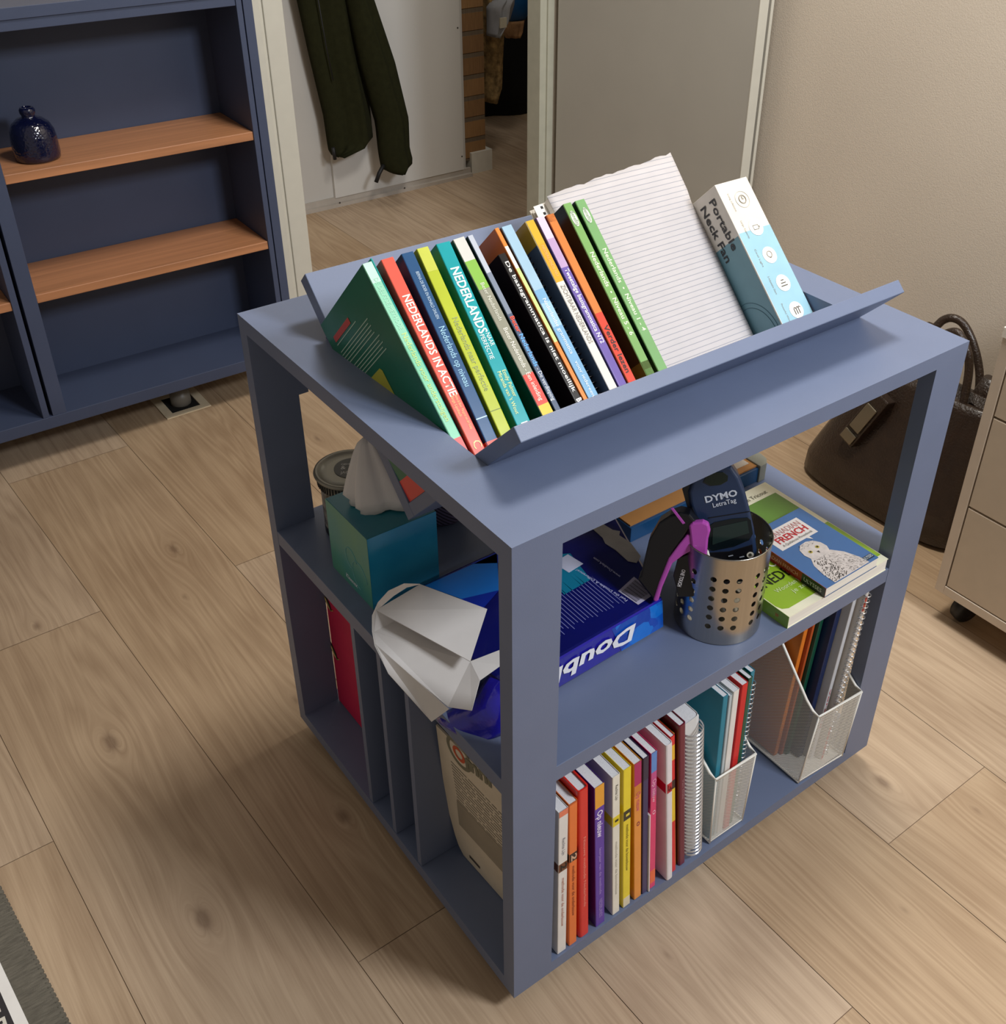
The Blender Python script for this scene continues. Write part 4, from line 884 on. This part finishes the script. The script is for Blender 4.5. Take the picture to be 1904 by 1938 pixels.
# label maker (front plane faces the reader)
LN = Vector((-.60, -.62, .30)).normalized(); LO = CU - dd * .006 + Vector((0, 0, .13))
LPp = lambda u, v, o=0: hit(u, v, LN, LO + LN * o)
lm = thing('label_maker', 'dark blue handheld label maker standing in the steel cup', 'label maker', CU + Vector((0, 0, .004)))
NB = mat('dark_blue_plastic', '1c2e4c', .35, var=.05, coat=.2); BKP = mat('black_plastic', '0c0d12', .3)
outl = [(1302, 930), (1310, 905), (1332, 885), (1360, 875), (1384, 880), (1398, 900), (1410, 930), (1420, 968), (1427, 1000), (1432, 1040), (1430, 1095), (1352, 1110), (1335, 1040), (1318, 990), (1305, 955)]
pts = [LPp(u, v) for u, v in outl]; cen = sum(pts, Vector()) / len(pts)
inner = [LPp(u, v, .004).lerp(cen + LN * .004, .07) for u, v in outl]; backp = [p - LN * .030 for p in pts]
mb = MB(); mb.loft([backp, pts, inner], NB, cap=True, smooth=False); mb.build('body', parent=lm, bevel=.002)
def lpoly(name, q, o, m, th=.001): return MB().prism([LPp(u, v, o) for u, v in q], LN * th, m).build(name, parent=lm, bevel=.0004)
lpoly('side_grip', [(1291, 925), (1302, 900), (1310, 930), (1318, 985), (1330, 1020), (1318, 1010), (1302, 965)], -.002, BKP, .002)
lpoly('keypad', [(1336, 1046), (1380, 1043), (1424, 1030), (1429, 1090), (1352, 1104)], .0042, BKP)
lpoly('screen_bezel', [(1343, 994), (1352, 988), (1386, 981), (1415, 979), (1421, 984), (1425, 1010), (1418, 1022), (1390, 1034), (1350, 1042), (1338, 1038)], .0042, mat('bezel_plastic', '0a1418', .15))
lpoly('screen', [(1349, 999), (1414, 985), (1418, 1009), (1348, 1031)], .0054, mat('lcd_glass', '1f2f2c', .15), .0004)
lpoly('cutter_seam', [(1340, 979.5), (1419, 967), (1419.3, 968.6), (1340.5, 981.2)], .0042, BKP, .0004)
lpoly('tape_window', [(1331, 912), (1336, 902), (1350, 894), (1368, 893), (1378, 900), (1377, 910), (1365, 917), (1345, 919)], .0042, mat('window_plastic', '101c14', .12))
kb = MB()
for (u, v, rx, c_) in ((1383, 1052, 5, '9aa0a8'), (1404, 1054, 4.5, '9aa0a8'), (1365, 1063, 4, '9aa0a8'), (1386, 1068, 7, '20242c'), (1420, 1050, 7, 'c8c4b4')):
    q = [(u + rx * math.cos(a), v + rx * .8 * math.sin(a)) for a in [2 * math.pi * i / 14 for i in range(14)]]
    kb.prism([LPp(a, b_, .0052) for a, b_ in q], LN * .0012, cm(c_, .4) if u != 1383 and u != 1404 and u != 1365 else BKP)
for u, v in ((1383, 1052), (1404, 1054), (1365, 1064)): kb.prism([LPp(a, b_, .0064) for a, b_ in ((u - 5, v), (u + 4, v - 2), (u + 5, v - .5), (u - 4, v + 1.6))], LN * .0003, cm('9aa0a8', .4))
kb.prism([LPp(a, b_, .0064) for a, b_ in [(1420 + 3 * math.cos(t), 1050 + 3 * math.sin(t)) for t in [2 * math.pi * i / 10 for i in range(10)]]], LN * .0006, cm('3c3c30', .4))
kb.build('keys', parent=lm)
for s, q0_, q1_, hh, bo_ in (('DYMO', (1336, 951.5), (1396.5, 937.5), .0078, .03), ('LetraTag', (1350, 960.5), (1394, 950), .0056, .012)):
    a, b_ = LPp(*q0_, .0044), LPp(*q1_, .0044); xd = (b_ - a); lettering('brand_lettering', s, a, xd, LN.cross(xd.normalized()), hh, cm('c3cad6', .4), lm, width=xd.length, bold=bo_)

# stapler hooked over the cup
SN = Vector((-.70, -.60, .25)).normalized(); SO = CU - dd * .020 - per * .062 + Vector((0, 0, .13))
SP = lambda u, v, o=0: hit(u, v, SN, SO + SN * o)
stp = thing('stapler', 'black and magenta stapler hooked over the steel cup rim', 'stapler', CU - per * .08)
MAG = mat('magenta_plastic', 'b24cae', .32, var=.04); 
def spoly(name, q, o, m, th): return MB().prism([SP(u, v, o) for u, v in q], SN * th, m).build(name, parent=stp, bevel=.0025)
spoly('handle', [(1211, 1082), (1216, 1076), (1232, 1010), (1252, 975), (1272, 962), (1290, 956), (1308, 960), (1328, 984), (1322, 992), (1306, 988), (1297, 1004), (1278, 1030), (1266, 1060), (1243, 1122)], -.012, BKP, .026)
spoly('lower_arm', [(1239, 1124), (1250, 1090), (1268, 1045), (1288, 1018), (1303, 1000), (1311, 1002), (1313, 1030), (1295, 1040), (1275, 1055), (1256, 1100), (1249, 1124), (1244, 1127)], -.004, MAG, .020)
spoly('magazine', [(1305, 988), (1312, 983), (1331, 981), (1342, 986), (1345, 1000), (1341, 1015), (1337, 1063), (1334, 1066), (1318, 1060), (1311, 1040)], .006, MAG, .012)
spoly('band', [(1269, 962), (1274, 960), (1297, 990), (1292, 992)], .0142, MAG, .0008)
# black box label standing in the cup
ot = thing('pen_case', 'small black case lettered One Touch in the steel cup', 'case', CU - per * .035 + Vector((0, 0, .02)))
OO = CU - per * .030 - dd * .030 + Vector((0, 0, .13)); OP = lambda u, v, o=0: hit(u, v, SN, OO + SN * o)
MB().prism([OP(u, v) for u, v in ((1283, 1056), (1312, 1046), (1322, 1072), (1312, 1130), (1284, 1130), (1274, 1090))], -SN * .012, BKP).build('body', parent=ot, bevel=.001)
a, b_ = OP(1291, 1077, .0004), OP(1282, 1109, .0004); xd = b_ - a
lettering('case_lettering', 'ONE TOUCH', a, xd, SN.cross(xd.normalized()), .0045, cm('e8e8ec', .4), ot, width=xd.length, bold=.03)
for (u0_, v0_, u1_, v1_, c_, lab, k) in ((1338, 1042, 1358, 1075, 'e8e4dc', 'white pen leaning in the steel cup beside the label maker', .0018), (1290, 1050, 1325, 1036, 'b4a888', 'beige ruler tip poking out of the steel cup', .0028)):
    P0, P1 = LPp(u0_, v0_, .012), LPp(u1_, v1_, .012); 
    if c_ == 'b4a888': P0, P1 = OP(1296, 1052, -.016), OP(1310, 1048, -.060)
    P2 = CU + Vector((0, 0, .006)) + per * .01
    dv = (P0 - P2).normalized()
    pe = MB().tube([P2, P0], k, cm(c_, .3), n=10).build('pen' if k < .002 else 'ruler'); tag(pe, lab, 'pen' if k < .002 else 'ruler')

# two books lying at the right
GBK = thing('word_book', 'thick lime green book lying flat under the phrasebook', 'book', (.53, .11, S))
gx0, gx1, gy0, gy1, gt = .4300, .6270, .0010, .2270, .0195
PGB = mat('bright_page_edges', 'e6e2d8', .8, var=.08, scale=1, stretch=(6, 6, 900))
mb = MB(); CG = cm('8fb32c', .3); CI = cm('efecd0', .3)
mb.box((gx0, gy0, S + gt - .0007), (gx1, gy1, S + gt), CI); mb.box((gx0, gy0, S + .0002), (gx1, gy1, S + .0009), CI); mb.box((gx0 - .0006, gy0, S + .0002), (gx0, gy1, S + gt), cm('6f9436', .35))
def gp(x, y, e=.0002): return Vector((x, y, S + gt + e))
fa = [gp(gx0 + .001, gy0 + .016), gp(gx1 - .030, gy0 + .0145), gp(gx1 - .022, gy0 + .018), gp(gx1 - .018, gy0 + .028), gp(gx1 - .018, gy0 + .108), gp(gx0 + .001, gy0 + .108)]
fa = [gp(gx0 + .001, gy0 + .105), gp(gx0 + .001, gy0 + .024), gp(gx0 + .004, gy0 + .016), gp(gx0 + .012, gy0 + .012), gp(gx1 - .001, gy0 + .012), gp(gx1 - .001, gy0 + .105)]
mb.add(fa, [tuple(range(6))], CG); mb.add([gp(gx0 + .001, gy0 + .105), gp(gx1 - .008, gy0 + .105), gp(gx1 - .008, gy1 - .028), gp(gx0 + .001, gy1 - .028)], [(0, 1, 2, 3)], cm('5f8a34', .3))
mb.build('cover', parent=GBK)
MB().box((gx0, gy0 + .001, S + .0010), (gx1 - .0006, gy1 - .001, S + gt - .0008)).build('pages', PGB, GBK)
lettering('title_lettering', 'WOORDEN', gp(gx0 + .020, gy0 + .080, .0005), (1, 0, 0), (0, 1, 0), .016, cm('eef2e0', .4), GBK, width=.095)
lettering('title_lettering', 'NEDERLANDS', gp(gx0 + .018, gy0 + .056, .0005), (1, 0, 0), (0, 1, 0), .0175, cm('16200c', .4), GBK, width=.130, bold=.01)
lettering('subtitle_lettering', 'Woorden leren', gp(gx0 + .022, gy0 + .040, .0005), (1, 0, 0), (0, 1, 0), .0075, cm('d6e6b0', .4), GBK, width=.060)
lettering('subtitle_lettering', 'je ze nu', gp(gx0 + .040, gy0 + .028, .0005), (1, 0, 0), (0, 1, 0), .0075, cm('d6e6b0', .4), GBK, width=.040)
lettering('author_lettering', 'van Tricout', gp(gx0 + .130, gy1 - .022, .0005), (1, 0, 0), (0, 1, 0), .008, cm('5a5a4c', .4), GBK, width=.05)
lettering('spine_lettering', 'NEDERLANDS', (gx0 - .0007, gy0 + .110, S + .006), (0, -1, 0), (0, 0, 1), .008, cm('10180c', .4), GBK, width=.060)
lettering('spine_logo', 'W', (gx0 - .0007, gy0 + .022, S + .007), (0, -1, 0), (0, 0, 1), .006, cm('c0402c', .4), GBK, width=.006)
fl = MB()
for k in range(7):
    a = k * .9; c = gp(gx1 - .040, gy1 - .090, .0005); fl.add([c, c + Vector((.012 * math.cos(a), .012 * math.sin(a), 0)), c + Vector((.016 * math.cos(a + .3), .016 * math.sin(a + .3), 0)), c + Vector((.011 * math.cos(a + .6), .011 * math.sin(a + .6), 0))], [(0, 1, 2, 3)], cm('e8643c' if k % 2 else 'f0b060', .4))
for k in range(3): c = gp(gx1 - .074 + k * .012, gy1 - .100 - k * .002, .0005); fl.add([c, c + Vector((.007, .002, 0)), c + Vector((.006, .007, 0))], [(0, 1, 2)], cm('e8ece0', .4))
fl.build('cover_picture', parent=GBK)

CFB = thing('phrasebook', 'small blue phrasebook titled Canadian French with an owl', 'book', (.55, .07, S + gt))
zc = S + gt + .0003; ct = .0155; o0 = Vector((.4945, -.0010, zc)); ux = Vector((.1055, .001, 0)).normalized(); uy = Vector((.0005, .1395, 0)).normalized(); cwid, clen = .1060, .1390
cf = Frame(o0, ux, uy, (0, 0, 1))
mb = MB(); mb.fbox(cf, (0, 0, ct - .0006), (cwid, clen, ct), cm('3c6ca4', .25)); mb.fbox(cf, (0, 0, 0), (cwid, clen, .0006), cm('27507e', .25))
mb.fbox(cf, (-.0005, 0, 0), (0, clen, ct), cm('9c1c24', .3)); mb.fbox(cf, (-.0007, 0, 0), (-.0005, .040, ct), cm('101c1a', .3)); mb.build('cover', parent=CFB)
MB().fbox(cf, (.0001, .0006, .0007), (cwid - .0006, clen - .0006, ct - .0007)).build('pages', PGB, CFB)
q = lambda a, b_, e=.0003: cf.p(a, b_, ct + e)
MB().add([q(.012, .086), q(.060, .086), q(.066, .079), q(.0655, .086), q(.084, .086), q(.084, .126), q(.012, .126)], [tuple(range(7))]).build('title_panel', cm('e9e2dc', .3), CFB)
lettering('title_lettering', 'CANADIAN', q(.020, .111, .0006), ux, uy, .0105, cm('c98a86', .4), CFB, width=.058, bold=-.005)
lettering('title_lettering', 'FRENCH', q(.020, .0975, .0006), ux, uy, .0120, cm('c4202c', .4), CFB, width=.058, bold=.02)
lettering('subtitle_lettering', 'A Qu\u00e9b\u00e9cois Phrasebook', q(.020, .090, .0006), ux, uy, .0045, cm('6a6a66', .4), CFB, width=.058)
ow = MB(); OWL = mat('white_plumage', 'd9cfc8', .6, var=.12, scale=120)
hb = [(.030, .052), (.028, .062), (.031, .073), (.040, .080), (.052, .081), (.062, .077), (.068, .068), (.069, .058), (.064, .048), (.055, .043), (.040, .044)]
bb = [(.030, .052), (.040, .045), (.056, .044), (.066, .050), (.078, .036), (.086, .016), (.088, .001), (.018, .001), (.018, .020), (.022, .040)]
ow.add([q(a, b_, .00035) for a, b_ in bb], [tuple(range(len(bb)))], OWL); ow.add([q(a, b_, .0005) for a, b_ in hb], [tuple(range(len(hb)))], OWL); ow.build('owl_picture', parent=CFB)
fk = MB(); rr = random.Random(3)
for k in range(520):
    a = rr.uniform(.018, .087); b_ = rr.uniform(.002, .046)
    if b_ > .046 - max(0, (a - .06)) * 1.1 or (a < .028 and b_ > .03): continue
    t = rr.uniform(.3, 1.0) * (1 if a < .05 else -1); L_ = rr.uniform(.0024, .0046); dx_, dy_ = math.cos(t) * L_ / 2, math.sin(t) * L_ / 2
    fk.quad(q(a - dx_, b_ - dy_, .0006), q(a, b_ - dy_ * .3 + .0004, .0006), q(a + dx_, b_ + dy_, .0006), q(a, b_ + .0011, .0006))
fk.build('owl_barring', cm('2c2624', .5), CFB); fk = MB()
for k in range(26):
    a, b_ = rr.uniform(.034, .062), rr.uniform(.071, .079); fk.quad(q(a, b_, .0007), q(a + .0012, b_, .0007), q(a + .0012, b_ + .0006, .0007), q(a, b_ + .0006, .0007))
fk.build('owl_crown_spots', cm('3a3432', .5), CFB)
ey = MB()
for a, b_ in ((.0405, .062), (.0565, .064)):
    for r_, c_, e in ((.0030, 'c8b44c', .0008), (.0016, '0c0c0c', .0011)): ey.add([q(a + r_ * math.cos(t), b_ + r_ * math.sin(t), e) for t in [2 * math.pi * i / 14 for i in range(14)]], [tuple(range(14))], cm(c_, .3))
ey.add([q(.0475, .0575, .001), q(.0515, .0575, .001), q(.0500, .0530, .001)], [(0, 1, 2)], cm('201c1c', .3)); ey.build('owl_face', parent=CFB)
MB().add([q(.084, .0045), q(.104, .0045), q(.104, .0125), q(.084, .0125)], [(0, 1, 2, 3)]).build('publisher_panel', cm('123046', .3), CFB)
lettering('publisher_lettering', 'ULYSSES', q(.0855, .0062, .0006), ux, uy, .0050, cm('c8d4dc', .4), CFB, width=.017, bold=.01)
lettering('spine_lettering', 'CANADIAN FRENCH', cf.p(-.0006, .112, .005), -uy, (0, 0, 1), .006, cm('e8a8a0', .4), CFB, width=.065)
lettering('spine_lettering', 'ULYSSES', cf.p(-.0008, .036, .005), -uy, (0, 0, 1), .006, cm('c8ccc8', .4), CFB, width=.030)

# long flat case at the back of the middle shelf
lc_ = thing('long_case', 'long flat blue case with amber panel and grey end cap', 'case', (.52, .28, S))
mb = MB(); BLU = cm('1d4f7e', .3); AMB = cm('c48a4c', .45)
mb.box((.385, .2530, S + .0003), (.648, .345, S + .025), BLU)
mb.build('tray', parent=lc_, bevel=.001)
ap = MB(); ap.box((.387, .2575, S + .0245), (.640, .3430, S + .0275), AMB); ap.build('amber_panel', parent=lc_)
MB().box((.530, .268, S + .0276), (.634, .283, S + .0284)).build('paper_label', cm('ddd2c4', .5), lc_)
MB().box((.545, .272, S + .0285), (.590, .279, S + .0287)).build('label_mark', cm('c05048', .5), lc_)
MB().prism([Vector(p) for p in ((.640, .2500, S), (.655, .2510, S), (.664, .2600, S), (.667, .2750, S), (.667, .335, S), (.655, .348, S), (.640, .349, S))], (0, 0, .030), mat('grey_green_plastic', '85867a', .4)).build('end_cap', parent=lc_, bevel=.001)
MB().box((.388, .320, S + .0276), (.636, .341, S + .0310)).build('clear_strip', mat('pale_plastic', 'c9c4b8', .35), lc_)

# ------------------------------------------------------------------ leather bag
LEA = mat('dark_brown_leather', '2e2118', .33, var=.15, scale=40, bump=.9, bscale=230, coat=.15)
bag = thing('handbag', 'dark brown leather handbag standing on the floor by the right wall', 'handbag', (1.31, .43, ZF))
def rsec(cx_, cy_, z, hw_, hd, rot, k=28, pw=3.2, tilt=0):
    out = []
    for i in range(k):
        a = 2 * math.pi * i / k; c_, s_ = math.cos(a), math.sin(a)
        x = hd * math.copysign(abs(c_) ** (2 / pw), c_); y = hw_ * math.copysign(abs(s_) ** (2 / pw), s_)
        out.append(Vector((cx_ + x * math.cos(rot) - y * math.sin(rot), cy_ + x * math.sin(rot) + y * math.cos(rot), z + tilt * y)))
    return out
secs = [rsec(1.300, .430, ZF + .002, .190, .072, .0), rsec(1.300, .430, ZF + .012, .205, .080, .0), rsec(1.303, .428, ZF + .05, .205, .082, 0), rsec(1.310, .424, .07, .190, .074, 0),
        rsec(1.320, .418, .13, .172, .062, 0), rsec(1.330, .410, .19, .158, .050, 0), rsec(1.338, .402, .245, .150, .040, 0), rsec(1.340, .400, .262, .146, .036, 0), rsec(1.340, .400, .262, .130, .022, 0), rsec(1.335, .405, .18, .10, .01, 0)]
MB().loft(secs, LEA).build('body', parent=bag)
sd_ = []
def smooth(P, n=6):
    P = [Vector(p) for p in P]; P = [P[0] * 2 - P[1]] + P + [P[-1] * 2 - P[-2]]; out = []
    for i in range(1, len(P) - 2):
        for k in range(n):
            t = k / n; out.append(.5 * (2 * P[i] + (P[i + 1] - P[i - 1]) * t + (2 * P[i - 1] - 5 * P[i] + 4 * P[i + 1] - P[i + 2]) * t * t + (3 * P[i] - P[i - 1] - 3 * P[i + 1] + P[i + 2]) * t ** 3))
    return out + [P[-2]]
hx = lambda u, v, x: hit(u, v, (1, 0, 0), (x, 0, 0))
p1 = [hx(1848, 775, 1.375), hx(1854, 720, 1.39), hx(1850, 680, 1.40), hx(1838, 640, 1.405), hx(1822, 612, 1.405), hx(1803, 602, 1.40), hx(1785, 606, 1.395), hx(1768, 620, 1.385)]
p1 += [Vector((1.375, .478, .345)), Vector((1.36, .500, .290)), Vector((1.35, .505, .245))]
MB().tube(smooth(p1), .0085, LEA, n=12).build('handle', parent=bag)
p2 = [hx(1818, 790, 1.31), hx(1828, 740, 1.325), hx(1834, 700, 1.335), hx(1832, 668, 1.34), hx(1820, 640, 1.345), hx(1805, 628, 1.345), Vector((1.34, .435, .345)), Vector((1.33, .475, .300)), Vector((1.315, .49, .235))]
MB().tube(smooth(p2), .0085, LEA, n=12).build('handle', parent=bag)
MB().loft([rsec(1.360, .318, .235, .024, .008, 0, 16), rsec(1.378, .318, .265, .022, .010, 0, 16), rsec(1.388, .322, .295, .011, .010, 0, 16)], LEA).build('handle_tab', parent=bag)
c0, c1 = Vector((1.2605, .468, .225)), Vector((1.2300, .515, .105)); ax = (c1 - c0).normalized(); wv = Vector((.05, 1, .35)); wv = (wv - ax * wv.dot(ax)).normalized(); nn = ax.cross(wv).normalized()
if nn.x > 0: nn = -nn
MB().prism([c0 - wv * .020, c0 + wv * .020, c1 + wv * .020, c1 - wv * .020], nn * -.03, LEA).build('clasp_strap', parent=bag, bevel=.003)
BR_ = mat('aged_brass', '8a8270', .35, .8)
MB().prism([c0.lerp(c1, .22) - wv * .014 + nn * .001, c0.lerp(c1, .22) + wv * .014 + nn * .001, c0.lerp(c1, .72) + wv * .014 + nn * .001, c0.lerp(c1, .72) - wv * .014 + nn * .001], nn * .004, BR_).build('clasp_plate', parent=bag, bevel=.002)
MB().prism([c0.lerp(c1, .78) - wv * .016 + nn * .001, c0.lerp(c1, .78) + wv * .016 + nn * .001, c0.lerp(c1, .96) + wv * .016 + nn * .001, c0.lerp(c1, .96) - wv * .016 + nn * .001], nn * .004, BR_).build('clasp_lock', parent=bag, bevel=.002)

# ------------------------------------------------------------------ drawer unit
du = thing('drawer_unit', 'pale taupe mobile drawer unit on black casters at the right edge', 'drawer unit', (1.3, -.07, ZF))
TAU = mat('taupe_lacquer', 'd2c4b2', .45, var=.03); TAD = mat('drawer_lacquer', 'c8b9a4', .45, var=.03)
dx0, dy1, dz0, dz1 = 1.062, .150, .036, .552
MB().box((dx0, dy1 - .018, dz0), (dx0 + .47, dy1, dz1)).box((dx0, -.41, dz0), (dx0 + .47, -.392, dz1)).box((dx0, -.392, dz0), (dx0 + .47, dy1 - .018, dz0 + .018)).box((dx0 + .46, -.392, dz0 + .018), (dx0 + .47, dy1 - .018, dz1)).build('carcass', TAU, du, bevel=.0008)
MB().box((dx0 - .002, -.412, dz1), (dx0 + .472, dy1 + .002, dz1 + .018)).build('top', mat('white_lacquer', 'f0ece0', .4), du, bevel=.0008)
for za, zb in ((dz0 + .0205, .2305), (.2345, .4120), (.4160, dz1 - .003)):
    MB().box((dx0 + .001, -.390, za), (dx0 + .019, dy1 - .0205, zb)).build('drawer', TAD, du, bevel=.001)
for x, y in ((dx0 + .045, .105), (dx0 + .42, .105), (dx0 + .045, -.36), (dx0 + .42, -.36)):
    cs = MB().lathe([(.014, -.011), (.0270, -.009), (.0275, 0), (.0270, .009), (.014, .011)], (x, y, ZF + .0278), WH, n=28, axis=(.3, 1, 0)).build('caster', parent=du)
    MB().box((x - .012, y - .012, ZF + .052), (x + .012, y + .012, dz0)).build('caster_housing', WH, cs)

# ------------------------------------------------------------------ rug and the sign lying on it
RUG = mat('grey_woven_felt', '757064', .95, var=.25, scale=1, stretch=(60, 380, 60), bump=.6, bscale=300)
rg_ = MB(); ys_ = [.74 - .02 * k for k in range(60)]; rr = random.Random(6)
L_ = [Vector((-.4745 + .064 * (.62 - y) + rr.uniform(-.0002, .0002), y, ZF)) for y in ys_]
rg_.prism([Vector((-1.2, ys_[0], ZF))] + L_ + [Vector((-1.2, ys_[-1], ZF))], (0, 0, .006), RUG)
ro = rg_.build('rug'); tag(ro, 'grey woven rug edge on the floor at the lower left', 'rug')
hem = MB()
for k in range(110):
    y = .74 - .0085 * k; x = -.4745 + .064 * (.62 - y); hem.tube([(x - .004, y, ZF + .006), (x + .0006, y - .003, ZF + .004), (x + .0004, y - .005, ZF + .001)], .0011, RUG, n=4)
hem.build('whipped_edge', parent=ro)
sg = thing('printed_sheet', 'white bordered black printed sheet lying on the rug', 'poster', (-.6, .35, ZF + .006))
zq = ZF + .0064; ex_ = lambda y: -.4975 + .05 * (.42 - y)
MB().prism([Vector((-.9, .56, zq)), Vector((ex_(.56) - .004, .56, zq)), Vector((ex_(.1), .1, zq)), Vector((-.9, .1, zq))], (0, 0, .0015), cm('eceae6', .5)).build('sheet', parent=sg)
MB().prism([Vector((-.88, .44, zq + .0015)), Vector((ex_(.44) - .016, .44, zq + .0015)), Vector((ex_(.1) - .016, .1, zq + .0015)), Vector((-.88, .1, zq + .0015))], (0, 0, .0003), cm('2c2a2e', .5)).build('black_field', parent=sg)
for k, y in enumerate((.405, .375, .345, .315)):
    lettering('sheet_lettering', 'ETEN IN', (ex_(y) - .022, y, zq + .0018), (-1, .02, 0), (-.02, -1, 0), .020, cm('d8d4c8', .5), sg, width=.09, bold=.03)
